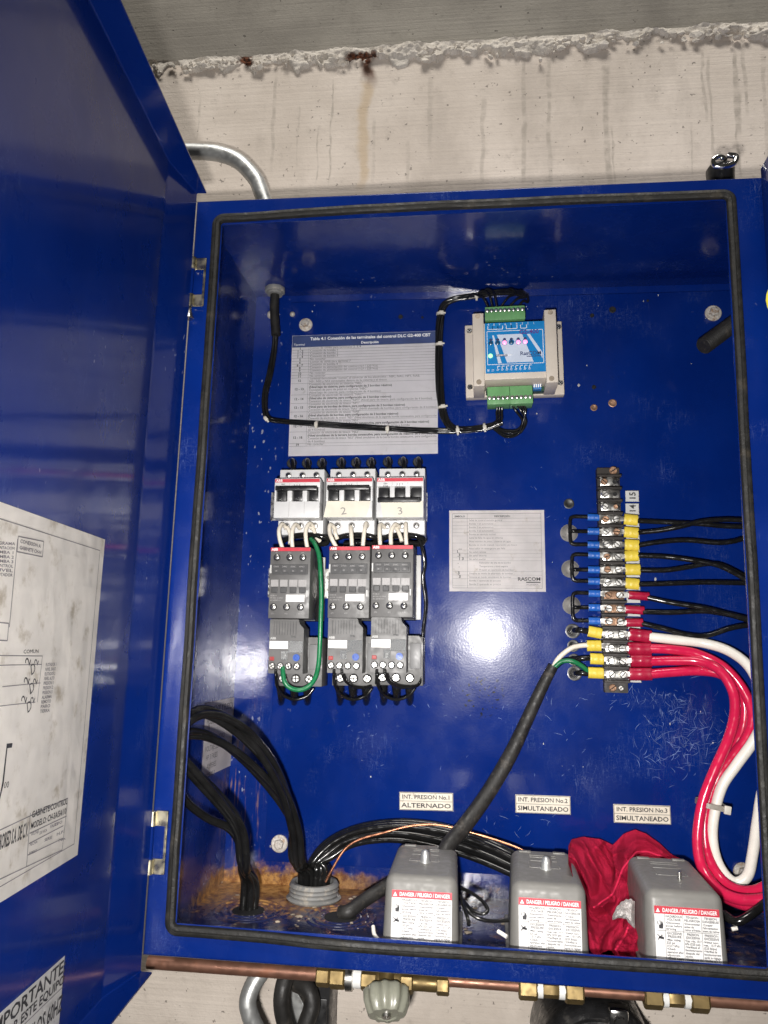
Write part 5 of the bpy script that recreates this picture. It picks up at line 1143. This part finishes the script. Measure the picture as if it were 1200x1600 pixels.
# heavy cables at the lower left ---------------------------------------------
bs = floor_at(490, 1404); BZ = bs.z
bm = new(); prof = [(0, 0.0285), (0.002, 0.030)]
for k in range(3): prof += [(0.004+k*.0042, 0.0258), (0.0060+k*.0042, 0.0272)]
prof += [(0.0165, 0.0262), (0.0180, 0.0252), (0.0180, 0.0212), (0.004, 0.0205)]
lathe(bm, (0, 0, 0), (0, 0, 1), prof, 32)
bush = tag(obj('threaded_bushing', bm, 'pvc_grey', loc=bs), 'grey threaded plastic bushing in the floor with cables passing through', 'bushing')
hole = floor_at(388, 1420)
def rnd(k): return random.uniform(-k, k)
CL = [('topmost', 0), ('second', 0), ('third', 0), ('fourth', 1), ('lowest', 1)]
for k in range(5):
    a0 = bs+Vector((-0.012+0.0042*(k % 3), 0.005*(k//2)-0.006, 0.004)); g_ = CL[k][1]
    A0 = [(464, 1345, -.068), (461, 1295, -.080), (447, 1240, -.094), (421, 1191, -.110), (385, 1149, -.130), (346, 1122, -.152), (313, 1114, -.172), (290, 1124, -.188), (273, 1148, -.194)] if not g_ else [(468, 1345, -.062), (463, 1302, -.072), (444, 1258, -.086), (410, 1212, -.104), (369, 1172, -.128), (332, 1150, -.150), (303, 1145, -.170), (284, 1152, -.184), (270, 1172, -.192)]
    B0 = [(270, 1176, -.193), (284, 1190, -.188), (306, 1212, -.176), (336, 1243, -.160), (363, 1275, -.145), (377, 1308, -.132), (381, 1352, -.120)] if k < 4 else [(264, 1205, -.192), (275, 1226, -.186), (294, 1254, -.174), (326, 1278, -.158), (358, 1293, -.144), (375, 1318, -.130), (381, 1356, -.118)]
    def off(L_, ph, sp):
        return [(px+sp*math.cos(ph+0.55*i), py+sp*math.sin(ph+0.55*i), Y+0.0040*math.sin(ph*1.7+0.8*i)) for i, (px, py, Y) in enumerate(L_)]
    pts = [V4(a0), V4(a0+Vector((-0.001, -0.002, 0.024)))]+off(A0, k*1.7, 6.5 if not g_ else 4.5)+off(B0, k*1.55+0.6, 5.2 if k < 4 else 1.0)+[V4(hole+Vector((0.006*math.cos(k*1.3), 0.006*math.sin(k*1.3), 0.026))), V4(hole+Vector((0.006*math.cos(k*1.3), 0.006*math.sin(k*1.3), -0.004)))]
    wire('power_cable', 'glossy black cable looping from the bushing left and down into the floor hole', 'cable', pts, 0.0042, 'wire_black', 'black cables looping at the lower left', seg=12, n=9)
for k in range(9):
    a0 = bs+Vector((0.002+0.0048*(k % 3), 0.010-0.007*(k//3), 0.006)); j = k*1.0
    pts = [V4(a0), V4(a0+Vector((0.001, 0, 0.026)))]+[(484+k*2.2, 1352-k*.5, -.040-.004*(k % 3)), (500+k*2.4, 1326+k*1.6, -.034-.005*(k % 3)), (528+k*2, 1305+k*2.2, -.030-.005*(k % 3)), (570+k, 1290+k*3.0, -.028-.005*(k % 3)), (625, 1284+k*3.6, -.028-.005*(k % 3)), (680, 1289+k*4.2, -.030-.005*(k % 3)), (730, 1302+k*4.4, -.034-.005*(k % 3)), (780, 1322+k*4.4, -.044-.004*(k % 3)), (815, 1344+k*4, -.060), (835, 1380+k*3, -.075)]
    wire('control_cable', 'black cable arching right from the bushing behind the pressure switches', 'cable', pts, 0.0034, 'wire_black', 'black cables arching behind the pressure switches', seg=10, n=8)
wire('bare_copper_wire', 'bare copper wire lying over the black cables', 'wire', [V4(bs+Vector((0.014, -0.008, 0.02))), (518, 1360, -.052), (538, 1328, -.050), (561, 1312, -.049), (600, 1301, -.049), (640, 1291, -.048), (682, 1289, -.049), (725, 1298, -.052), (770, 1311, -.056), (815, 1328, -.064), (830, 1345, -.07)], 0.0013, 'copper_bare', seg=8)
wire('rubber_cable', 'matt black rubber cable lying from a floor knockout towards the first switch', 'cable', [V4(floor_at(532, 1433)+Vector((0, 0, 0.004))), (545, 1424, -.100), (566, 1409, -.088), (592, 1392, -.075), (620, 1375, -.06)], 0.0070, 'sheath_black', seg=14)
for k, pts in enumerate(([(722, 1388, -.12), (738, 1396, -.13), (754, 1408, -.14), (762, 1422, -.148), (752, 1428, -.15), (735, 1420, -.145), (722, 1404, -.13)], [(720, 1400, -.13), (728, 1418, -.145), (742, 1432, -.15), (765, 1439, -.15), (795, 1438, -.145)], [(722, 1410, -.14), (730, 1432, -.155), (733, 1446, -.16)])):
    wire('thin_black_wire', ('thin black wire loop on the floor between the first two switches', 'thin black wire crossing the floor to the second switch', 'short black wire end beside the first switch')[k], 'wire', pts, 0.0018, 'wire_black', seg=8)
for (pts, lab) in (([(583, 1448, -.175), (585, 1460, -.185), (592, 1470, -.195)], 'small white wire end left of the first pressure switch'), ([(778, 1455, -.185), (786, 1460, -.188), (792, 1464, -.190)], 'small white wire end left of the second pressure switch'), ([(1143, 1452, -.14), (1152, 1450, -.14)], 'small white wire stub right of the third pressure switch')):
    wire('wire_end', lab, 'wire', pts, 0.0019, 'cable_white', seg=8)
wire('black_floor_cable', 'black cable lying on the floor in the right corner', 'cable', [(1130, 1428, -.13), (1150, 1440, -.14), (1172, 1430, -.14), (1200, 1408, -.13)], 0.004, 'wire_black')

# ------------------------------------------------------------------ pressure switches
def pressure_switch(label, xc, rot, acorn, seed):
    t = thing('pressure_switch', label, 'pressure switch', (xc, -0.130, ZB+0.0019)); t.rotation_euler = (0, 0, rot); t['group'] = 'pressure switches on the cabinet floor'
    H_ = 0.0705; wb, wt = 0.0348, 0.0330; yf_, yb_ = -0.0605, 0.0600
    bm = new()
    c8 = [(-wb*.97, yb_, 0.002), (wb*.97, yb_, 0.002), (wt*.93, yb_-0.006, H_), (-wt*.93, yb_-0.006, H_), (-wb, yf_, 0.002), (wb, yf_, 0.002), (wt, yf_+0.006, H_-0.004), (-wt, yf_+0.006, H_-0.004)]
    tt = new(); v = [tt.verts.new(c) for c in c8]
    for f in ((0, 1, 2, 3), (7, 6, 5, 4), (0, 4, 5, 1), (1, 5, 6, 2), (2, 6, 7, 3), (3, 7, 4, 0)): tt.faces.new([v[i] for i in f])
    bmesh.ops.recalc_face_normals(tt, faces=tt.faces)
    es = [e for e in tt.edges if not all(abs(q.co.z-0.002) < 1e-6 for q in e.verts)]
    bmesh.ops.bevel(tt, geom=es, offset=0.0085, segments=5, affect='EDGES', profile=0.5)
    absorb(bm, tt); cov = obj('cover', bm, 'cover_grey', t, smooth=35)
    bm = new(); box(bm, -wb-0.0025, wb+0.0025, yf_-0.0015, yb_+0.003, 0.0, 0.0035, 0.001); obj('base', bm, 'cover_grey', t, smooth=30)
    # moulded ribs and frames on the sloping top
    def zt(y): return H_-0.004+0.004*(y-(yf_+0.006))/((yb_-0.006)-(yf_+0.006))
    bm = new()
    for y in (0.032, 0.026, 0.014, -0.008): box(bm, -0.013, 0.013, y-0.0006, y+0.0006, zt(y)-0.001, zt(y)+0.0004, 0.0002)
    for x in (-0.014, 0.014): box(bm, x-0.0005, x+0.0005, -0.008, 0.012, zt(0)-0.001, zt(0)+0.0004, 0.0002)
    for x in (-0.017, 0.017): box(bm, x-0.006, x+0.006, 0.0405, 0.046, zt(.045)-0.001, zt(.045)+0.0010, 0.0004)
    obj('moulded_rib', bm, 'cover_grey', cov, smooth=30)
    bm = new()
    if acorn: lathe(bm, (0.001, -0.010, zt(-.01)-0.0005), (0, 0, 1), [(0, 0.0052), (0.001, 0.0052), (0.001, 0.0046), (0.006, 0.0046), (0.0095, 0.0036), (0.0115, 0.0018), (0.0120, 0)], 14); obj('acorn_nut', bm, 'emt', t)
    else: lathe(bm, (0.004, -0.020, zt(-.02)-0.0005), (0, 0, 1), [(0, 0.0018), (0.007, 0.0017), (0.0075, 0.0012)], 10); obj('stud', bm, 'steel', t)
    # label on the front, leaning with the face
    LWd, LH = 0.0545, 0.0480; z0 = 0.0068; lean = math.atan2(0.006, H_-0.006)
    lb = obj('label', box(new(), -LWd/2, LWd/2, -0.0003, -0.0001, 0, LH), 'label_white', t, smooth=0); lb.location = (0.0008, yf_+math.tan(lean)*(z0-0.002)-0.0002, z0); lb.rotation_euler = (-lean, 0, 0)
    pr = Print(); pr.rect(-LWd/2, LH-0.0062, LWd/2, LH); pr.build(lb, -0.0005, 'ink_red', 'red_band')
    pr = Print(); pr.text('DANGER / PELIGRO / DANGER', 0.0025, LH-0.0047, 0.0045, 1, 1, 'c', 0, LWd*.84); pr.poly([(-LWd/2+0.0012, LH-0.0050), (-LWd/2+0.0048, LH-0.0050), (-LWd/2+0.0030, LH-0.0016)]); pr.build(lb, -0.0007, 'ink_white', 'band_text')
    pr = Print(); xs_ = [-LWd/2+0.0085, -LWd/2+0.0085+(LWd-0.0085)/3, -LWd/2+0.0085+(LWd-0.0085)*2/3, LWd/2]; zm = LH-0.0195
    for x in xs_[:3]: pr.vl(x, 0.0008, LH-0.0062, 0.0003)
    pr.hl(-LWd/2+0.0015, LWd/2-0.0015, zm, 0.0003)
    cols = [('HAZARDOUS|VOLTAGE', '•Disconnect|power before|servicing|cover.', 'EXCESSIVE|PRESSURE', '•Max. rating|225 psi|(1517 kPa)|•Check|operation after|adjustment.|•Check supply|line for|blockage.'),
            ('TENSION|PELIGROSA', '•Desconectar|antes de|retirar el frente.', 'PRESION|EXCESIVA', '•Cap. máx.: 1517|kPa (225 psi)|•Verifique el|funcionamiento|después del|ajuste.|•Asegúrese de|que no esté|bloqueada la|línea de|alimentación.'),
            ('TENSION|DANGEREUSE', "•Couper|l'alimentation|avant de retirer|le couvercle.", 'PRESSION|EXCESSIVE', "•Valeur nom.|max. : 1517 kPa|(225 lb/po)|•Vérifiez le|fonctionnement|après le réglage.|•Vérifiez qu'il n'y|a pas de blocage|dans la ligne|d'alimentation.")]
    for k, (h1, b1, h2, b2) in enumerate(cols):
        cx_ = (xs_[k]+xs_[k+1])/2; cw = xs_[k+1]-xs_[k]-0.0016
        z = LH-0.0062-0.0026
        for s_ in h1.split('|'): pr.text(s_, cx_, z, 0.0026, 1, 1, 'c', 0, min(cw, pr.width(s_, 0.0026, 1, 1))); z -= 0.0025
        for s_ in b1.split('|'):
            if z > zm+0.0002: pr.text(s_, xs_[k]+0.0008, z, 0.0024, 1, 1, 'l', 0, min(cw, pr.width(s_, 0.0024, 1, 1))); z -= 0.0024
        z = zm-0.0027
        for s_ in h2.split('|'): pr.text(s_, cx_, z, 0.0026, 1, 1, 'c', 0, min(cw, pr.width(s_, 0.0026, 1, 1))); z -= 0.0025
        for s_ in b2.split('|'):
            if z > 0.0006: pr.text(s_, xs_[k]+0.0008, z, 0.0024, 1, 1, 'l', 0, min(cw, pr.width(s_, 0.0024, 1, 1))); z -= 0.0024
    # shock hand and burst tap pictograms
    hx, hz = -LWd/2+0.0045, LH-0.0150
    pr.poly([(hx-0.0010, hz-0.0030), (hx+0.0022, hz-0.0030), (hx+0.0026, hz+0.0002), (hx+0.0016, hz+0.0026), (hx+0.0008, hz+0.0004), (hx-0.0012, hz-0.0002)])
    for q in range(3): ln(pr, (hx+0.0004+0.0008*q, hz), (hx-0.0002+0.001*q, hz+0.0036-0.0005*q), 0.0005)
    pts_ = [(hx-0.003, hz+0.003), (hx-0.0018, hz+0.0022), (hx-0.0024, hz+0.0012), (hx-0.0012, hz+0.0002)]
    for q in range(3): ln(pr, pts_[q], pts_[q+1], 0.0004)
    hz = zm-0.0055; pr.poly([(hx-0.002, hz-0.0006), (hx+0.0026, hz-0.0016), (hx+0.0026, hz+0.0004), (hx-0.001, hz+0.0012)]); ln(pr, (hx-0.0028, hz+0.0022), (hx+0.0005, hz-0.0003), 0.0007); ln(pr, (hx+0.0012, hz+0.0022), (hx+0.0004, hz), 0.0009); ln(pr, (hx-0.0026, hz-0.002), (hx-0.0006, hz), 0.0007)
    pr.build(lb, -0.0005, 'ink', 'print')
    return t
pressure_switch('grey pressure switch with stained top, nearest the grey threaded bushing', 0.2432, math.radians(0.5), True, 1)
pressure_switch('grey pressure switch between the other two, left of the red rag', 0.3588, math.radians(-1.2), True, 2)
pressure_switch('grey pressure switch at the right, between red rag and red cables', 0.4760, math.radians(-1.0), False, 3)

# ------------------------------------------------------------------ red rag, crumpled behind and between the switches
def interp(tab, x):
    if x <= tab[0][0]: return tab[0][1]
    for (a, b), (c, d) in zip(tab, tab[1:]):
        if x <= c: return b+(d-b)*(x-a)/(c-a)
    return tab[-1][1]
def ridged(x, y, z): return 1-abs(noise.noise(Vector((x, y, z))))*2
def rag(name, label, mat, x0, x1, top, bot, y0, y1, nx, ny, amp, seed, par=None, hem=None):
    def S_(u_, v, lift=0.0):
        px = x0+(x1-x0)*u_; ta, bo = interp(top, px), interp(bot, px)
        py = ta+(bo-ta)*v+2.0*noise.noise(Vector((u_*9, v*9, seed)))
        wx_ = u_*3.1+0.9*noise.noise(Vector((u_*2.2, v*3, seed+4))); wy_ = v*4.2+0.9*noise.noise(Vector((u_*2.2, v*3, seed+8)))
        r1 = ridged(wx_*1.15+wy_*.55, wy_*.5, seed+2); r2 = ridged(wx_*1.7-wy_*.9, wy_*1.0, seed+6)
        f = 0.7*noise.noise(Vector((wx_+wy_*.5, wy_*.45, seed)))+0.40*math.sin(5.5*(wx_*.8+wy_*.55)+2.5*noise.noise(Vector((wx_, wy_, seed+1))))*(0.5+0.5*noise.noise(Vector((wx_*.8, wy_*.8, seed+5))))+0.42*max(0, r1)**3+0.30*max(0, r2)**3+0.08*ridged(wx_*4.3, wy_*3.4, seed+3)
        edge = min(1, v*6, (1-v)*6, u_*7, (1-u_)*7)
        p = at(px, py, y0+(y1-y0)*(v**1.3)-amp*f*(0.35+0.65*edge)+0.010*(1-edge)-lift); p.z = max(p.z, ZB+0.003); return p
    bm = new(); g = [[bm.verts.new(S_(i/nx, j/ny)) for i in range(nx+1)] for j in range(ny+1)]
    for j in range(ny):
        for i in range(nx): bm.faces.new((g[j][i], g[j+1][i], g[j+1][i+1], g[j][i+1]))
    bmesh.ops.solidify(bm, geom=list(bm.faces), thickness=0.0012)
    o = obj(name, bm, mat, par, smooth=70)
    for path_ in hem or ():
        n = 40; pts = []
        for i in range(n+1):
            s_ = i/n*(len(path_)-1); k = min(int(s_), len(path_)-2); a_, b_ = path_[k], path_[k+1]; f_ = s_-k
            pts.append(S_(a_[0]+(b_[0]-a_[0])*f_, a_[1]+(b_[1]-a_[1])*f_, 0.0008))
        bm = new(); tube(bm, spline(pts, 2), 0.0011, 8); obj('hem', bm, mat, o, smooth=60)
    return tag(o, label, 'rag') if label else o
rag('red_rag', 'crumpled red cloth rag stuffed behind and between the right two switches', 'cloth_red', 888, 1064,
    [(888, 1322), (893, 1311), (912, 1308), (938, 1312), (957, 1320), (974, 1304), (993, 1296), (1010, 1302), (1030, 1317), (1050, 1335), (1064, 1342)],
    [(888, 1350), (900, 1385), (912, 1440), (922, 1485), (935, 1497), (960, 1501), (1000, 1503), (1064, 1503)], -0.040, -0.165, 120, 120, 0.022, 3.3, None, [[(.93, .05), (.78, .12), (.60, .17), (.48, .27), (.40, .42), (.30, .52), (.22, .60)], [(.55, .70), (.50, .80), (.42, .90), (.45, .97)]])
rag('white_rag', 'scrap of white cloth on the red rag beside the right switch', 'cloth_white', 957, 992, [(957, 1432), (964, 1416), (974, 1407), (984, 1404), (992, 1408)], [(957, 1438), (966, 1434), (978, 1436), (986, 1446), (992, 1452)], -0.166, -0.176, 24, 24, 0.006, 6.1)

# ------------------------------------------------------------------ outside the cabinet
wire('steel_conduit', 'bent grey steel conduit rising behind the cabinet top', 'conduit', [(gl.x, gy, -0.0005, 0), (gl.x, gy, 0.06, 0), (408, 300, gy), (397, 277, gy), (372, 252, gy), (340, 240, gy), (300, 237, gy), (240, 237, gy), (150, 238, gy)], 0.0105, 'emt', seg=24, n=14)
ft = thing('chrome_fitting', 'chromed hook fitting on the cabinet top at the right corner', 'fitting', atz(1128, 279, 0.0))
ft.location.y = -0.16; ft.location.x = at(1128, 279, -0.16).x
fl_z = at(1128, 279, -0.16).z
bm = new(); lathe(bm, (0, 0.004, 0), (0, 0, 1), [(0, 0.014), (fl_z+0.004, 0.014), (fl_z+0.012, 0.0145), (fl_z+0.016, 0.012)], 20); obj('stem', bm, 'black_plastic', ft)
cz = fl_z+0.011
bm = new(); tube(bm, [Vector((-0.006+0.0062*math.cos(a), -0.013, cz+0.0058*math.sin(a))) for a in [math.radians(-60-k*15) for k in range(20)]], 0.0027, 12); obj('eye', bm, 'chrome', ft)
bm = new(); tube(bm, spline([(-0.012, -0.014, cz-0.005), (-0.002, -0.015, cz-0.007), (0.008, -0.014, cz-0.003), (0.011, -0.013, cz+0.005), (0.003, -0.012, cz+0.008)], 8), 0.0031, 12); obj('hook', bm, 'chrome', ft)
# water line under the cabinet
PY = -0.150
cp = thing('copper_water_line', 'copper water pipe with brass fittings running under the cabinet', 'pipe', at(600, 1525, PY)); ci = Vector(cp.location)
def line_y(px): return 1503.5+(px-238)*0.0715
def seg_(name, px0, px1, r, mat, sg=18, prof=None, dy=0):
    dy -= 4 if px0 > 690 else 0
    a = at(px0, line_y(px0)+dy, PY)-ci; b = at(px1, line_y(px1)+dy, PY)-ci; L = (b-a).length; bm = new()
    lathe(bm, a, b-a, prof(L, r) if prof else [(0, r), (L, r)], sg); return obj(name, bm, mat, cp, smooth=35)
cham = lambda L, r: [(0, r*.85), (L*.1, r), (L*.9, r), (L, r*.85)]
def nutp(px0, px1, r, dy=2): return seg_('brass_nut', px0, px1, r, 'brass', 6, cham, dy)
seg_('copper_pipe', 232, 497, 0.0062, 'copper'); seg_('copper_pipe', 700, 812, 0.0050, 'copper'); seg_('copper_pipe', 910, 1008, 0.0050, 'copper'); seg_('copper_pipe', 1105, 1300, 0.0062, 'copper')
nutp(495, 516, 0.0095); nutp(516, 540, 0.0105); seg_('zinc_collar', 540, 553, 0.0115, 'steel', 20, cham, 2); seg_('thread_tape', 553, 565, 0.0085, 'teflon', 18, None, 2)
nutp(564, 590, 0.0095, 3); seg_('valve_body', 588, 628, 0.0102, 'brass', 18, cham, 3); nutp(626, 646, 0.0098, 3); seg_('brass_nipple', 645, 684, 0.0072, 'brass', 18, None, 2); nutp(682, 702, 0.0090, 3)
for x in (810, 1005):
    nutp(x, x+30, 0.0098, 3); seg_('thread_tape', x+29, x+38, 0.0078, 'teflon', 16, None, 2); nutp(x+37, x+64, 0.0072, 2); seg_('thread_tape', x+63, x+73, 0.0078, 'teflon', 16, None, 2); nutp(x+72, x+102, 0.0100, 3)
# translucent fluted tap knob hanging from the valve
kp = at(604, 1540, PY-0.012)-ci; d_ = (at(604, 1590, PY-0.03)-ci-kp); L = d_.length; d_.normalize()
bm = new(); u_ = d_.orthogonal().normalized(); v_ = d_.cross(u_); rg = []
for (h, r) in ((0, 0.010), (L*.08, 0.0175), (L*.2, 0.0205), (L*.55, 0.0198), (L*.85, 0.0170), (L*.95, 0.0150), (L*.95, 0.0105), (L*.90, 0.0095)):
    rg.append([bm.verts.new(kp+d_*h+(u_*math.cos(2*math.pi*k/60)+v_*math.sin(2*math.pi*k/60))*r*(1+(0.075*math.cos(10*2*math.pi*k/60) if L*.05 < h < L*.96 and r > .0125 else 0))) for k in range(60)])
for A_, B_ in zip(rg, rg[1:]):
    for k in range(60): bm.faces.new((A_[k], A_[(k+1) % 60], B_[(k+1) % 60], B_[k]))
bm.faces.new(rg[0][::-1]); bm.faces.new(rg[-1]); kb = obj('tap_knob', bm, 'knob_plastic', cp, smooth=50)
bm = new(); lathe(bm, kp+d_*L*.88, d_, [(0, 0.0045), (0.0035, 0.0042), (0.0035, 0.0018), (0.001, 0.0015), (0.001, 0)], 14); obj('knob_screw', bm, 'steel', kb)
bm = new(); lathe(bm, kp-d_*0.012, d_, [(0, 0.0075), (0.016, 0.0065)], 14); obj('valve_stem', bm, 'brass', cp)
wire('grey_metal_hose', 'bowed shiny grey metal hose under the cabinet, left of the black hose', 'hose', [(425, 1490, -0.06), (411, 1515, -0.08), (395, 1540, -0.09), (387, 1565, -0.095), (392, 1590, -0.095), (408, 1625, -0.09), (430, 1680, -0.08)], 0.0088, 'emt', seg=18, n=10)
wire('black_hose', 'black rubber hose bowing down under the cabinet beside the grey hose', 'hose', [(470, 1490, -0.05), (450, 1520, -0.075), (441, 1550, -0.085), (441, 1580, -0.085), (452, 1620, -0.08), (470, 1670, -0.07)], 0.0085, 'sheath_black', seg=16, n=10)
wire('black_hose', 'black rubber hose crossing diagonally under the cabinet, right of the other', 'hose', [(440, 1500, -0.03), (455, 1530, -0.04), (480, 1545, -0.05), (487, 1570, -0.055), (478, 1600, -0.06), (462, 1640, -0.06)], 0.0090, 'sheath_black', seg=16, n=10)
a = at(484, 1500, -0.02); b = at(512, 1680, -0.02)
bm = new(); box(bm, a.x, b.x, -0.02, 0.03, b.z, -0.735, 0.004); bx_ = thing('black_conduit_body', 'black rectangular conduit body hanging under the cabinet', 'conduit', (a.x, 0.0, -0.735))
o = obj('housing', bm, 'drum_black', bx_, smooth=30); o.location = -Vector(bx_.location)
bm = new(); box(bm, a.x+0.003, b.x-0.003, -0.0225, -0.0202, b.z+0.02, at(495, 1559, -0.02).z, 0.001); o = obj('lid', bm, 'drum_black', bx_, smooth=30); o.location = -Vector(bx_.location)
bm = new(); pz = at(458, 1600, 0.0); c1, c2, c3 = at(455, 1535, 0.0), at(480, 1580, 0.0), at(452, 1640, 0.0); prism(bm, [(c1.x, c1.z), (c3.x, c3.z), (c2.x+0.01, c3.z), (c2.x, c2.z)], 0.0, 0.004, 0.0006); tag(obj('steel_bracket', bm, 'emt', smooth=0), 'small pale steel bracket behind the black hoses', 'bracket')
# black round drum cap at the lower edge
dc = at(938, 1684, -0.09); dr = (at(938, 1573, -0.09)-dc).length
drum = thing('black_drum', 'black round cap with chrome stud at the bottom edge, right side', 'drum', (dc.x, -0.09, dc.z))
bm = new(); lathe(bm, (0, 0.10, 0), (0, -1, 0), [(0, dr*.96), (0.07, dr*.97), (0.085, dr), (0.100, dr), (0.106, dr*.95), (0.104, dr*.86), (0.096, dr*.83), (0.096, 0)], 64); obj('rim', bm, 'drum_black', drum, smooth=40)
bm = new(); lathe(bm, (0, 0.0041, 0), (0, -1, 0), [(0, dr*.80), (0.004, dr*.78), (0.006, dr*.60), (0.006, 0)], 48); obj('face', bm, 'drum_black', drum, smooth=40)
bm = new(); q_ = at(966, 1592, -0.105)-Vector((dc.x, -0.09, dc.z)); box(bm, q_.x-0.009, q_.x+0.009, -0.022, -0.004, q_.z-0.010, q_.z+0.010, 0.003); lathe(bm, (q_.x, -0.022, q_.z), (0, -1, 0), [(0, 0.006), (0.004, 0.005)], 14); obj('chrome_stud', bm, 'chrome', drum, smooth=30)
bm = new(); tube(bm, spline([Vector((dr*.62*math.cos(a), -0.010, dr*.62*math.sin(a))) for a in [math.radians(100+k*8) for k in range(7)]], 6), 0.0035, 10); obj('handle', bm, 'chrome', drum)
